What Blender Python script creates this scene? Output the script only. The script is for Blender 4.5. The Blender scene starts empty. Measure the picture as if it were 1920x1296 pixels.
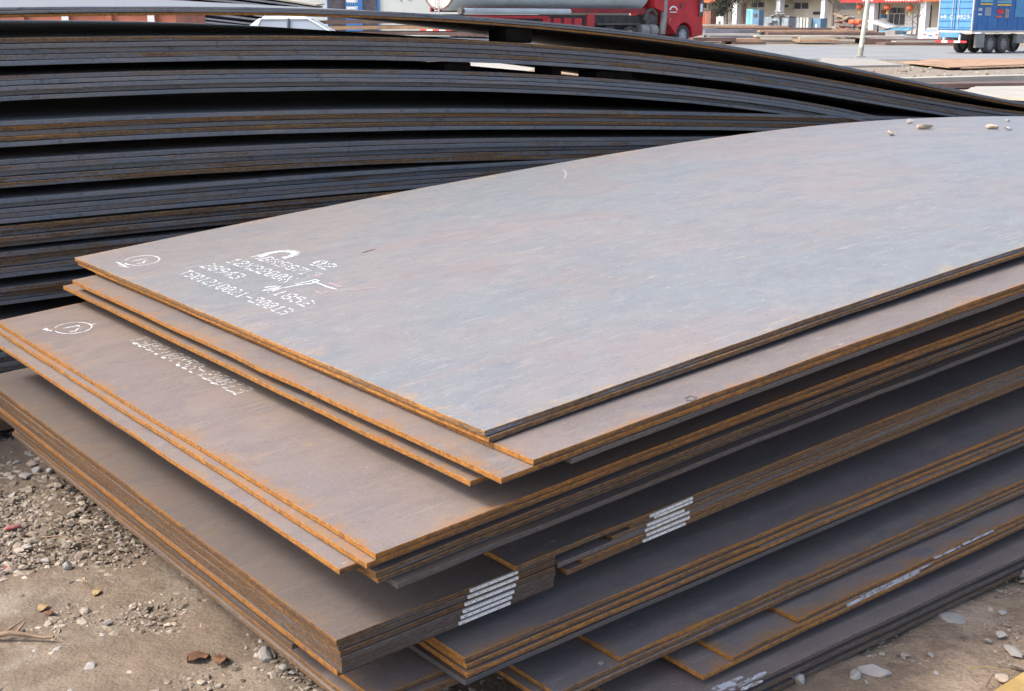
import bpy, math, random
import numpy as np
from mathutils import Vector, Matrix

random.seed(7); np.random.seed(7)
R = math.radians
scene = bpy.context.scene

# ------------------------------------------------------------------ camera
FPX, PITCH, ROLL, CAMH = 2373.5, 0.2547, 0.0051, 1.5      # focal length in pixels of a 1920 wide frame
cam_d = bpy.data.cameras.new('camera'); cam = bpy.data.objects.new('camera', cam_d)
scene.collection.objects.link(cam); scene.camera = cam
cam_d.sensor_width = 36.0; cam_d.lens = FPX / 1920 * 36.0
cam_d.clip_start = 0.05; cam_d.clip_end = 2000
cam.matrix_world = (Matrix.Translation((0, 0, CAMH)) @ Matrix.Rotation(math.pi/2 - PITCH, 4, 'X')
                    @ Matrix.Rotation(ROLL, 4, 'Z'))
scene.render.resolution_x, scene.render.resolution_y = 1024, 691

# ------------------------------------------------------------------ light
SUN_EL, SUN_AZ = R(50), math.atan2(-0.95, -0.30)           # azimuth from +Y towards +X
world = bpy.data.worlds.new('World'); scene.world = world; world.use_nodes = True
wn = world.node_tree.nodes; wl = world.node_tree.links; wn.clear()
sky = wn.new('ShaderNodeTexSky'); sky.sky_type = 'NISHITA'; sky.sun_disc = False
sky.sun_elevation = SUN_EL; sky.sun_rotation = SUN_AZ
sky.air_density = 0.8; sky.dust_density = 4.0; sky.ozone_density = 0.6
bg = wn.new('ShaderNodeBackground'); bg.inputs[1].default_value = 0.15
wo = wn.new('ShaderNodeOutputWorld'); wl.new(sky.outputs[0], bg.inputs[0]); wl.new(bg.outputs[0], wo.inputs[0])
sun_d = bpy.data.lights.new('sun', 'SUN'); sun_d.energy = 1.1; sun_d.angle = R(12.0); sun_d.color = (1.0, 0.95, 0.88)
sun = bpy.data.objects.new('sun', sun_d); scene.collection.objects.link(sun)
to_sun = Vector((math.sin(SUN_AZ)*math.cos(SUN_EL), math.cos(SUN_AZ)*math.cos(SUN_EL), math.sin(SUN_EL)))
sun.rotation_euler = to_sun.to_track_quat('Z', 'Y').to_euler(); sun.location = to_sun*30
vs = scene.view_settings
vs.view_transform = 'Standard'; vs.look = 'None'; vs.exposure = 1.25; vs.gamma = 1.0; vs.use_curve_mapping = False

# ------------------------------------------------------------------ picture <-> place
def ray(x, y):
    dx, dy = x-960, y-648
    cr, sr = math.cos(ROLL), math.sin(ROLL)
    px, py = dx*cr+dy*sr, -dx*sr+dy*cr
    u = -py/FPX; c, s = math.cos(PITCH), math.sin(PITCH)
    return np.array([px/FPX, c+u*s, -s+u*c])
def at(x, y, z):            # point at height z (ground = 0)
    r = ray(x, y); p = r*((z-CAMH)/r[2]); return np.array([p[0], p[1], z])
def atY(x, y, Y):
    r = ray(x, y); p = r*(Y/r[1]); return np.array([p[0], p[1], p[2]+CAMH])
YAW = 0.664                 # direction of both stacks
Uh = np.array([math.cos(YAW), math.sin(YAW)]); Vh = np.array([-math.sin(YAW), math.cos(YAW)])
def uv(p): return float(p[0]*Uh[0]+p[1]*Uh[1]), float(p[0]*Vh[0]+p[1]*Vh[1])
def xy(u, v): return u*Uh + v*Vh
def atV(x, y, v):           # ray meets the vertical plane v = const
    r = ray(x, y); k = v/(r[0]*Vh[0]+r[1]*Vh[1]); p = r*k; return uv(p)[0], p[2]+CAMH

# ------------------------------------------------------------------ objects
COL = scene.collection
def link(o, parent=None):
    COL.objects.link(o)
    if parent is not None: o.parent = parent
    return o
def tag(o, label=None, cat=None, group=None, kind=None):
    if label: o['label'] = label
    if cat: o['category'] = cat
    if group: o['group'] = group
    if kind: o['kind'] = kind
    return o
def empty(name, loc, rz=0, label=None, cat=None, group=None):
    o = bpy.data.objects.new(name, None); o.location = loc; o.rotation_euler = (0, 0, rz); o.empty_display_size = .1
    link(o); return tag(o, label, cat, group)

class MB:
    def __init__(s): s.v = []; s.f = []; s.m = []; s.sm = []
    def add(s, vs, fs, mi=0, smooth=False):
        b = len(s.v); s.v += [tuple(map(float, p)) for p in vs]
        for f in fs: s.f.append(tuple(b+i for i in f)); s.m.append(mi); s.sm.append(smooth)
        return s
    def box(s, c, d, rz=0, mi=0, tilt=None):
        x, y, z = d[0]/2, d[1]/2, d[2]/2
        P = [Vector(p) for p in ((-x,-y,-z),(x,-y,-z),(x,y,-z),(-x,y,-z),(-x,-y,z),(x,-y,z),(x,y,z),(-x,y,z))]
        M = Matrix.Rotation(rz, 3, 'Z')
        if tilt is not None: M = M @ tilt
        P = [M @ p + Vector(c) for p in P]
        return s.add(P, [(0,3,2,1),(4,5,6,7),(0,1,5,4),(1,2,6,5),(2,3,7,6),(3,0,4,7)], mi)
    def hexa(s, P, mi=0):    # bottom 4 then top 4
        return s.add(P, [(0,3,2,1),(4,5,6,7),(0,1,5,4),(1,2,6,5),(2,3,7,6),(3,0,4,7)], mi)
    def tube(s, pts, rad, n=10, mi=0, caps=True, smooth=True):
        pts = [Vector(p) for p in pts]; k = len(pts)
        rad = rad if hasattr(rad, '__len__') else [rad]*k
        rings = []
        for i, p in enumerate(pts):
            d = (pts[min(i+1, k-1)]-pts[max(i-1, 0)]).normalized()
            a = d.orthogonal().normalized() if i == 0 else (rings[-1][1]-d*rings[-1][1].dot(d)).normalized()
            b = d.cross(a)
            rings.append(([p+(a*math.cos(2*math.pi*j/n)+b*math.sin(2*math.pi*j/n))*rad[i] for j in range(n)], a))
        V = [q for r, _ in rings for q in r]; F = []
        for i in range(k-1):
            for j in range(n): F.append((i*n+j, i*n+(j+1) % n, (i+1)*n+(j+1) % n, (i+1)*n+j))
        s.add(V, F, mi, smooth)
        if caps:
            s.add(rings[0][0], [tuple(range(n-1, -1, -1))], mi); s.add(rings[-1][0], [tuple(range(n))], mi)
        return s
    def prism(s, poly, a, b, axis='y', mi=0, smooth=False):   # polygon (p,q) swept along an axis from a to b
        def P(p, q, t): return {'y': (p, t, q), 'x': (t, p, q), 'z': (p, q, t)}[axis]
        n = len(poly); V = [P(p, q, a) for p, q in poly]+[P(p, q, b) for p, q in poly]
        s.add(V, [(i, (i+1) % n, n+(i+1) % n, n+i) for i in range(n)], mi, smooth)
        s.add(V[:n], [tuple(range(n-1, -1, -1))], mi); s.add(V[n:], [tuple(range(n))], mi)
        return s
    def mesh(s, name, mats):
        me = bpy.data.meshes.new(name); me.from_pydata(s.v, [], s.f)
        for m in (mats if isinstance(mats, (list, tuple)) else [mats]): me.materials.append(m)
        me.polygons.foreach_set('material_index', s.m); me.polygons.foreach_set('use_smooth', s.sm)
        me.update(); return me
    def build(s, name, mats, parent=None, loc=None, rz=0):
        o = bpy.data.objects.new(name, s.mesh(name, mats))
        if loc is not None: o.location = loc
        o.rotation_euler = (0, 0, rz)
        return link(o, parent)
def fix_normals(o):
    import bmesh
    bm = bmesh.new(); bm.from_mesh(o.data); bmesh.ops.recalc_face_normals(bm, faces=bm.faces); bm.to_mesh(o.data); bm.free(); return o

# ------------------------------------------------------------------ materials
class NT:
    def __init__(s, name):
        s.m = bpy.data.materials.new(name); s.m.use_nodes = True; s.t = s.m.node_tree
        s.n = s.t.nodes; s.n.clear(); s.out = s.new('ShaderNodeOutputMaterial')
        s.b = s.new('ShaderNodeBsdfPrincipled'); s.l(s.b.outputs[0], s.out.inputs[0])
    def new(s, t): return s.n.new(t)
    def l(s, a, b): s.t.links.new(a, b)
    def _in(s, inp, v):
        if hasattr(v, 'is_output') or isinstance(v, bpy.types.NodeSocket): s.l(v, inp)
        else: inp.default_value = v
    def set(s, **k):
        for a, v in k.items():
            nm = {'base': 'Base Color', 'rough': 'Roughness', 'metal': 'Metallic', 'spec': 'Specular IOR Level', 'normal': 'Normal', 'trans': 'Transmission Weight', 'alpha': 'Alpha'}[a]
            if a == 'base' and isinstance(v, tuple): v = (*v, 1) if len(v) == 3 else v
            s._in(s.b.inputs[nm], v)
        return s
    def coord(s, which='Object'): return s.new('ShaderNodeTexCoord').outputs[which]
    def geo(s): return s.new('ShaderNodeNewGeometry').outputs['Position']
    def map(s, vec, scale=(1,1,1), loc=None):
        m = s.new('ShaderNodeMapping'); s.l(vec, m.inputs[0]); m.inputs['Scale'].default_value = scale
        if loc is not None: s._in(m.inputs['Location'], loc)
        return m.outputs[0]
    def noise(s, vec, scale, detail=4, rough=.55, dist=0):
        n = s.new('ShaderNodeTexNoise'); s.l(vec, n.inputs['Vector']); n.inputs['Scale'].default_value = scale
        n.inputs['Detail'].default_value = detail; n.inputs['Roughness'].default_value = rough; n.inputs['Distortion'].default_value = dist
        return n.outputs['Fac']
    def voro(s, vec, scale, feat='F1', out='Distance', rnd=1):
        n = s.new('ShaderNodeTexVoronoi'); s.l(vec, n.inputs['Vector']); n.inputs['Scale'].default_value = scale; n.feature = feat
        n.inputs['Randomness'].default_value = rnd
        return n.outputs[out]
    def math(s, op, a, b=0., clamp=False):
        n = s.new('ShaderNodeMath'); n.operation = op; n.use_clamp = clamp; s._in(n.inputs[0], a); s._in(n.inputs[1], b); return n.outputs[0]
    def ss(s, v, lo, hi, a=0., b=1.):
        n = s.new('ShaderNodeMapRange'); n.interpolation_type = 'SMOOTHSTEP'; s._in(n.inputs[0], v)
        for i, q in enumerate((lo, hi, a, b)): s._in(n.inputs[i+1], q)
        return n.outputs[0]
    def mix(s, f, a, b, mode='MIX'):
        n = s.new('ShaderNodeMix'); n.data_type = 'RGBA'; n.blend_type = mode; s._in(n.inputs[0], f)
        for i, q in ((6, a), (7, b)): s._in(n.inputs[i], (*q, 1) if isinstance(q, tuple) and len(q) == 3 else q)
        return n.outputs[2]
    def sep(s, v):
        n = s.new('ShaderNodeSeparateXYZ'); s.l(v, n.inputs[0]); return n.outputs
    def info(s): return s.new('ShaderNodeObjectInfo').outputs
    def bump(s, h, strength=.3, dist=.01):
        n = s.new('ShaderNodeBump'); n.inputs['Strength'].default_value = strength; n.inputs['Distance'].default_value = dist; s.l(h, n.inputs['Height']); return n.outputs[0]

def rnd_vec(t, sc=37.):      # object coordinates shifted by a random amount for each object
    inf = t.info(); c = t.coord('Object'); v = t.new('ShaderNodeVectorMath'); v.operation = 'ADD'; t.l(c, v.inputs[0])
    cmb = t.new('ShaderNodeCombineXYZ'); r = t.math('MULTIPLY', inf['Random'], sc)
    for i in range(3): t.l(r, cmb.inputs[i])
    t.l(cmb.outputs[0], v.inputs[1]); return c, v.outputs[0], inf

def mat_plate_face():
    t = NT('steel_plate_face'); c, rv, inf = rnd_vec(t); xyz = t.sep(c); col = t.new('ShaderNodeSeparateColor'); t.l(inf['Color'], col.inputs[0])
    rust, edge, tone = col.outputs; light = inf['Alpha']
    big = t.noise(t.map(rv, (.7, 1.2, 1)), 1.1, 3, .55, .5); mid = t.noise(t.map(rv, (1, 1.8, 1)), 4.5, 4, .68, .5)
    clou = t.noise(t.map(rv, (1, 1.5, 1)), 15, 4, .75); streak = t.noise(t.map(rv, (1.2, 14, 1)), 6, 3, .7); fine = t.noise(rv, 190, 2, .8); grainy = t.noise(rv, 52, 3, .78)
    # bluish mill scale <-> brownish thin rust bloom
    cool = t.mix(t.ss(big, .38, .60), (.186, .208, .212), (.222, .206, .196)); warm = t.mix(t.ss(big, .38, .62), (.245, .200, .184), (.300, .238, .202))
    base = t.mix(tone, cool, warm)
    base = t.mix(t.ss(mid, .42, .60, 0, .50), base, t.mix(tone, (.160, .178, .194), (.178, .150, .148)))
    base = t.mix(t.ss(clou, .50, .72, 0, .34), base, t.mix(tone, (.33, .315, .295), (.33, .285, .245))); base = t.mix(t.ss(clou, .45, .28, 0, .30), base, (.135, .128, .132))
    red = t.ss(t.noise(t.map(rv, (.8, 1.3, 1)), 2.3, 4, .65, .6), .50, .66); base = t.mix(t.math('MULTIPLY', red, .32), base, (.245, .178, .155))
    # dark bluish oval blotches
    vd = t.voro(t.map(rv, (2.0, 6.0, 1)), 1.5); blot = t.ss(t.math('ADD', vd, t.math('MULTIPLY', clou, .30)), .35, .25)
    base = t.mix(t.math('MULTIPLY', t.math('MULTIPLY', blot, t.ss(mid, .42, .58)), .42), base, (.150, .165, .190))
    # pale tan scuffs drawn along the length, flakes of scale
    scuff = t.math('MULTIPLY', t.ss(streak, .56, .68), t.ss(mid, .40, .56)); base = t.mix(t.math('MULTIPLY', scuff, .38), base, (.44, .375, .31))
    flake = t.noise(t.map(rv, (7, 20, 1)), 3.4, 3, .8); base = t.mix(t.math('MULTIPLY', t.ss(flake, .665, .69), t.ss(big, .62, .40, .25, .8)), base, (.47, .41, .34))
    chip = t.noise(t.map(rv, (11, 19, 1)), 3.1, 3, .8); base = t.mix(t.ss(chip, .665, .69, 0, .65), base, (.085, .085, .095))
    # rust: tan stain along the edges, thin orange lip, scattered patches
    ey = t.math('MINIMUM', xyz[1], t.math('SUBTRACT', 2.2, xyz[1])); ed = t.math('MINIMUM', xyz[0], ey)
    wn_ = t.noise(rv, 9, 4, .75); wob = t.math('MULTIPLY', t.math('SUBTRACT', wn_, .5), .40)
    fr = t.ss(t.math('SUBTRACT', ed, wob), t.math('MULTIPLY', rust, .08), -.05)
    grain = t.ss(grainy, .36, .62)
    patch = t.math('MULTIPLY', t.ss(t.noise(t.map(rv, (1, 2.4, 1)), 3.6, 5, .76), .60, .68), t.math('MULTIPLY', rust, .65))
    rm = t.math('MAXIMUM', t.math('MULTIPLY', fr, t.math('ADD', t.math('MULTIPLY', grain, .5), .10)), t.math('MULTIPLY', patch, grain))
    rm = t.math('MULTIPLY', rm, t.ss(rust, .02, .5))
    base = t.mix(rm, base, t.mix(grain, (.30, .185, .080), (.42, .285, .135)))
    lipw = t.math('ADD', .010, t.math('MULTIPLY', t.math('MULTIPLY', rust, rust), .036))
    lip = t.math('MULTIPLY', t.ss(t.math('SUBTRACT', ed, t.math('MULTIPLY', wob, .12)), lipw, .0), t.math('MULTIPLY', t.ss(edge, .45, .9), .9))
    lip = t.math('MULTIPLY', lip, t.ss(wn_, .40, .60, .08, 1.))
    base = t.mix(t.math('MULTIPLY', lip, t.math('ADD', .45, t.math('MULTIPLY', grain, .55))), base, t.mix(t.ss(mid, .4, .6), (.40, .175, .045), (.34, .185, .08)))
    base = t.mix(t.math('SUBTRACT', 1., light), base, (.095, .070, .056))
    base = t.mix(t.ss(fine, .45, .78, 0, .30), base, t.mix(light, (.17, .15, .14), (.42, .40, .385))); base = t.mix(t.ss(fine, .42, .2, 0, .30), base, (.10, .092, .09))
    rough = t.math('ADD', t.math('MULTIPLY', mid, .25), t.math('ADD', t.math('MULTIPLY', rm, .25), .42), True)
    t.set(base=base, rough=rough, spec=t.math('ADD', .20, t.math('MULTIPLY', t.math('MULTIPLY', light, light), .42)), normal=t.bump(t.math('ADD', t.math('MULTIPLY', fine, .5), clou), .10, .003))
    return t.m

def mat_plate_edge():
    t = NT('steel_plate_edge'); c, rv, inf = rnd_vec(t); col = t.new('ShaderNodeSeparateColor'); t.l(inf['Color'], col.inputs[0])
    rust, edge, tone = col.outputs; light = inf['Alpha']
    at_ = t.new('ShaderNodeAttribute'); at_.attribute_name = 'across'; h = at_.outputs['Fac']           # 0 at the lower rim, 1 at the upper rim
    nx = t.math('ABSOLUTE', t.sep(t.coord('Normal'))[0])                                                # 1 on the short ends
    xyz = t.sep(c); gx = t.math('ADD', xyz[0], xyz[1])
    cv = t.new('ShaderNodeCombineXYZ'); t.l(gx, cv.inputs[0]); t.l(t.math('MULTIPLY', h, .07), cv.inputs[1]); t.l(t.math('MULTIPLY', inf['Random'], 50), cv.inputs[2])
    cv = cv.outputs[0]
    n1 = t.noise(t.map(cv, (1.2, .5, 1)), 2.2, 4, .65); n2 = t.noise(t.map(cv, (70, 4, 1)), 1.2, 2, .6); n3 = t.noise(t.map(cv, (22, 14, 1)), 3, 4, .8)
    dark = t.mix(t.ss(n1, .35, .65), (.165, .188, .215), (.245, .232, .218))
    dark = t.mix(t.ss(n3, .57, .70), dark, (.40, .43, .46)); dark = t.mix(t.ss(n3, .42, .30), dark, (.060, .066, .078))
    dark = t.mix(tone, dark, t.mix(t.ss(n3, .3, .7), (.100, .082, .070), (.185, .155, .13)))
    orange = t.mix(t.ss(n3, .35, .68), (.30, .125, .030), (.53, .245, .055)); orange = t.mix(t.math('MULTIPLY', t.ss(n2, .5, .62), .55), orange, (.17, .085, .04))
    brown = t.mix(t.ss(n3, .3, .7), (.080, .052, .036), (.255, .150, .072))
    ee = t.math('MULTIPLY', edge, t.math('ADD', .76, t.math('MULTIPLY', nx, .45)))  # more orange on the short ends than on the long edges
    r = t.math('ADD', ee, t.math('MULTIPLY', t.math('SUBTRACT', n1, .5), 1.15))
    r = t.math('ADD', r, t.math('MULTIPLY', t.math('SUBTRACT', h, .55), t.math('MULTIPLY', edge, .42)))
    base = t.mix(t.ss(r, .22, .45), dark, brown); base = t.mix(t.ss(r, .55, .90), base, orange)
    # brighter upper rim and darker lower rim
    rim = t.math('MULTIPLY', t.ss(h, .80, .97), t.ss(n3, .38, .6, .15, .8)); base = t.mix(rim, base, t.mix(t.ss(edge, .3, .6), (.30, .32, .345), (.56, .33, .11)))
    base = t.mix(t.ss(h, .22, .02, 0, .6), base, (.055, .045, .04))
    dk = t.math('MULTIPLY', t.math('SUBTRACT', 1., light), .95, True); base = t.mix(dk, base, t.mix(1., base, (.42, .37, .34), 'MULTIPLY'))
    flk = t.math('MULTIPLY', t.ss(t.noise(t.map(cv, (9, 2, 1)), 2, 3, .75), .60, .66), .55); base = t.mix(flk, base, (.085, .07, .062))
    t.set(base=base, rough=.75, spec=.25, normal=t.bump(t.math('ADD', n2, n3), .4, .003)); return t.m

def simple(name, col, rough=.6, var=.12, scale=4., spec=.4, metal=0., dirt=None, world=True):
    t = NT(name); v = t.geo() if world else t.coord('Object')
    n = t.noise(v, scale, 5, .65); base = t.mix(t.ss(n, .3, .7), tuple(max(0, x*(1-var)) for x in col), tuple(min(1, x*(1+var)) for x in col))
    if dirt:
        d = t.ss(t.noise(t.map(v, (1, 1, .35)), scale*.6, 6, .7), .5, .75); base = t.mix(t.math('MULTIPLY', d, dirt[3]), base, dirt[:3])
    t.set(base=base, rough=rough, spec=spec, metal=metal); return t.m

def mat_ground():
    t = NT('dry_dirt'); p = t.geo(); s = t.sep(p)
    a = t.noise(p, 1.1, 4, .6, .3); b = t.noise(p, 7, 4, .72); c = t.noise(p, 130, 2, .8); d = t.noise(p, .16, 3, .5)
    base = t.mix(t.ss(a, .36, .64), (.250, .198, .148), (.345, .288, .218))
    base = t.mix(t.ss(t.noise(p, 2.1, 4, .6), .52, .62), base, (.41, .365, .29))
    red = t.ss(s[0], .3, .9); base = t.mix(t.math('MULTIPLY', red, .6), base, (.40, .285, .185))
    # darker brown ground colour in an uneven band beside the plates
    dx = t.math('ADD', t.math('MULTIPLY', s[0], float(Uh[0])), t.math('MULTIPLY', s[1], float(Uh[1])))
    brown_band = t.ss(t.math('ADD', dx, t.math('MULTIPLY', t.math('SUBTRACT', a, .5), 1.3)), .35, 1.05)
    brown_band = t.math('MULTIPLY', t.math('MULTIPLY', brown_band, t.math('SUBTRACT', 1., red)), t.ss(s[1], 9, 6))
    base = t.mix(t.math('MULTIPLY', brown_band, .55), base, (.150, .112, .082))
    far = t.ss(s[1], 10, 16); base = t.mix(far, base, t.mix(t.ss(d, .35, .65), (.30, .26, .20), (.37, .33, .27)))
    base = t.mix(t.ss(b, .40, .62, 0, .9), base, t.mix(.65, base, (.155, .118, .088)))
    base = t.mix(t.ss(c, .48, .70, 0, .55), base, (.12, .10, .082)); base = t.mix(t.ss(c, .40, .25, 0, .45), base, (.42, .37, .30))
    t.set(base=base, rough=.95, spec=.15, normal=t.bump(t.math('ADD', t.math('MULTIPLY', b, 1.6), t.math('MULTIPLY', c, .2)), .7, .016)); return t.m

def mat_stone(name, lo, hi):
    t = NT(name); inf = t.info(); p = t.geo(); n = t.noise(p, 45, 5, .7); w = t.new('ShaderNodeTexWhiteNoise'); w.noise_dimensions = '3D'
    g = t.new('ShaderNodeNewGeometry'); r = g.outputs['Random Per Island']
    base = t.mix(r, lo, hi); hs = t.new('ShaderNodeHueSaturation'); t.l(t.math('ADD', .485, t.math('MULTIPLY', t.math('FRACT', t.math('MULTIPLY', r, 17.3)), .03)), hs.inputs['Hue'])
    t.l(t.math('ADD', .6, t.math('MULTIPLY', t.math('FRACT', t.math('MULTIPLY', r, 7.7)), .8)), hs.inputs['Value']); t.l(base, hs.inputs['Color'])
    base = t.mix(t.ss(n, .4, .7, 0, .35), hs.outputs[0], (.45, .42, .37))
    t.set(base=base, rough=.9, spec=.2, normal=t.bump(n, .5, .004)); return t.m

def mat_paint(name, col, fade=.35, sc=30, under=(.30, .29, .30)):
    t = NT(name); p = t.geo(); n = t.noise(p, sc, 5, .7)
    base = t.mix(t.ss(n, .45, .62, 0, fade), col, under); t.set(base=base, rough=.75, spec=.3); return t.m

M = {}
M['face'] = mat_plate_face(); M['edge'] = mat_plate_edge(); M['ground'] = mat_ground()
M['asphalt'] = simple('road_asphalt', (.26, .27, .27), .9, .10, .5, .2, dirt=(.33, .31, .27, .5))
M['gravel'] = mat_stone('gravel', (.17, .128, .095), (.40, .345, .275)); M['stone'] = mat_stone('grey_stone', (.27, .255, .235), (.43, .41, .37))
M['tanstone'] = mat_stone('tan_stone', (.42, .30, .22), (.47, .42, .31)); M['redbit'] = mat_stone('red_scrap', (.30, .07, .06), (.33, .12, .09))
M['paint'] = mat_paint('white_stencil_paint', (.70, .74, .75), .5, 45); M['fadepaint'] = mat_paint('faded_stencil_paint', (.56, .56, .53), .5, 40)
M['chalk'] = mat_paint('faint_chalk', (.36, .36, .37), .6, 40)
M['redpaint'] = mat_paint('faded_red_paint', (.42, .30, .31), .6, 40)
M['label'] = simple('paper_label', (.74, .76, .74), .6, .05, 30); M['ink'] = simple('label_ink', (.03, .03, .035), .7, .2, 30)
M['tape'] = mat_paint('white_edge_paint', (.56, .59, .64), .85, 45, (.20, .16, .13))
M['timber'] = simple('dark_timber', (.016, .013, .012), .95, .3, 8, .1)
M['twig'] = simple('dry_twig', (.26, .18, .12), .9, .3, 20); M['leaf'] = simple('dead_leaf', (.20, .105, .06), .8, .35, 30); M['yellowplate'] = simple('yellow_rust', (.46, .31, .12), .85, .2, 12, .2); M['yleaf'] = simple('yellow_leaf', (.38, .28, .13), .8, .3, 30)
M['white_car'] = simple('white_car_paint', (.70, .75, .75), .25, .04, 2, .6); M['glass'] = simple('dark_glass', (.05, .06, .075), .08, .2, .3, .6)
M['carglass'] = simple('car_glass', (.30, .34, .38), .12, .15, .3, .7)
M['rubber'] = simple('tyre_rubber', (.075, .072, .07), .85, .25, 6, .2, dirt=(.22, .20, .18, .5)); M['rim'] = simple('wheel_rim', (.42, .43, .43), .5, .2, 6)
M['red'] = simple('truck_red_paint', (.52, .024, .03), .5, .15, 1.5, .4, dirt=(.26, .09, .07, .5)); M['darkred'] = simple('frame_red_paint', (.26, .025, .03), .6, .25, 1.5, .3, dirt=(.10, .07, .05, .5))
M['tank'] = simple('tank_grey_paint', (.47, .53, .53), .45, .06, .8, .4, dirt=(.22, .18, .13, .5)); M['tankend'] = simple('tank_end_paint', (.62, .62, .55), .5, .08, 1.5)
M['chassis'] = simple('chassis_dirt', (.11, .10, .095), .85, .3, 3); M['greybox'] = simple('dusty_metal', (.27, .26, .24), .7, .15, 3)
M['blue'] = simple('truck_blue_paint', (.055, .165, .40), .6, .14, 2, .3, dirt=(.16, .22, .34, .5)); M['lblue'] = simple('pale_blue_paint', (.10, .29, .50), .6, .12, 2, .3, dirt=(.26, .36, .45, .5))
M['trim'] = simple('pale_trim', (.52, .52, .50), .7, .12, 3); M['white'] = simple('white_paint', (.78, .79, .78), .6, .05, 2)
M['redp'] = simple('sign_red', (.62, .05, .05), .6, .1, 2); M['orange'] = simple('lantern_orange', (.62, .14, .06), .6, .15, 4); M['yellow'] = simple('lettering_yellow', (.72, .50, .10), .6, .1, 3)
M['wall'] = simple('shop_wall', (.60, .56, .48), .9, .10, .6, .2, dirt=(.40, .36, .31, .35)); M['column'] = simple('white_column', (.74, .76, .80), .8, .05, .8)
M['officewall'] = simple('office_wall', (.58, .62, .58), .8, .05, .4); M['bluesign'] = simple('blue_sign', (.05, .17, .42), .6, .1, 1.5)
M['darkpane'] = simple('shop_glass', (.075, .07, .085), .2, .4, 1.2, .5); M['frame'] = simple('window_frame', (.60, .62, .60), .6, .08, 2)
M['cyan'] = simple('cyan_cabinet', (.24, .62, .76), .6, .06, 2); M['midblue'] = simple('blue_cabinet', (.13, .24, .36), .6, .15, 2)
M['machine'] = simple('machine_grey', (.27, .32, .36), .6, .2, 2); M['cream'] = simple('cream_panel', (.55, .55, .47), .7, .1, 2)
M['brownbox'] = simple('brown_cabinet', (.24, .12, .10), .8, .2, 2); M['wood'] = simple('pallet_wood', (.30, .235, .175), .9, .25, 2)
M['corr'] = simple('blue_roof_sheet', (.15, .42, .58), .5, .15, 2, dirt=(.4, .4, .36, .4)); M['bark'] = simple('tree_bark', (.15, .12, .10), .9, .3, 5)
M['foliage'] = simple('dusty_foliage', (.055, .065, .045), .9, .4, 3); M['pole'] = simple('pole_paint', (.60, .60, .50), .7, .12, 3)
M['rustplate'] = simple('rusty_plate', (.38, .25, .16), .85, .25, 1.2, .2); M['greyplate'] = simple('grey_plate', (.17, .18, .205), .6, .2, 1.2, .4)
M['paleplate'] = simple('pale_plate', (.42, .39, .32), .6, .1, 1.0, .4); M['brownplate'] = simple('brown_plate', (.16, .11, .095), .8, .25, 1.2, .2)
M['redbox'] = simple('rust_red_paint', (.45, .16, .10), .7, .2, 1.0, .3, dirt=(.30, .14, .09, .5)); M['concrete'] = simple('concrete', (.34, .32, .28), .9, .1, 1.5, .2)

# ------------------------------------------------------------------ ground
def ground():
    def axis(lo, hi, step, far):
        a = list(np.arange(lo, hi, step)); k = step; x = hi
        while x < far: a.append(x); k *= 1.35; x += k
        a.append(far); k = step; x = lo-step; pre = []
        while x > -far: pre.append(x); k *= 1.35; x -= k
        return np.array([-far]+pre[::-1]+a)
    X = axis(-2.8, 3.2, .035, 900.); Y = axis(1.9, 6.0, .035, 900.)
    gx, gy = np.meshgrid(X, Y, indexing='ij'); rs = np.random.RandomState(3); z = np.zeros_like(gx)
    for k in range(26):
        w = 2**rs.uniform(.5, 5.2); th = rs.uniform(0, 6.28); z += np.sin((gx*math.cos(th)+gy*math.sin(th))*w*1.6+rs.uniform(0, 6.28))*.010/w**.75
    near = np.clip((9-np.hypot(gx-.3, gy-3.5))/4, 0, 1); z = np.clip(z, -.02, .012)*near-.004
    nx, ny = gx.shape; idx = np.arange(nx*ny).reshape(nx, ny)
    F = np.stack([idx[:-1, :-1], idx[1:, :-1], idx[1:, 1:], idx[:-1, 1:]], -1).reshape(-1, 4)
    me = bpy.data.meshes.new('ground'); me.from_pydata(np.stack([gx, gy, z], -1).reshape(-1, 3).tolist(), [], F.tolist())
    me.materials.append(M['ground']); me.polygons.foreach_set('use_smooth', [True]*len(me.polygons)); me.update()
    o = link(bpy.data.objects.new('ground', me)); tag(o, kind='structure')
    b = MB(); xs = np.linspace(-260, 260, 40)
    V = [(x, 47.3+.5*math.sin(x*.13), .012) for x in xs]+[(x, 71+.3*math.sin(x*.2), .012) for x in xs]
    b.add(V, [(i, i+1, 41+i, 40+i) for i in range(39)]); tag(b.build('road', M['asphalt']), kind='structure')
ground()

# ------------------------------------------------------------------ steel plates
PITCH_Z = .0128; TH = .0112
def Hs(s):
    s = np.asarray(s, float); s = np.where(s > 4.11, 8.22-s, s)
    return np.where(s < 0, .0966*s, .0966*s-.0025*s*s-.0015*s**3)
S0 = 1.356
ORD = ['topmost', 'second', 'third', 'fourth', 'fifth', 'sixth', 'seventh', 'eighth', 'ninth']

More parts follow.
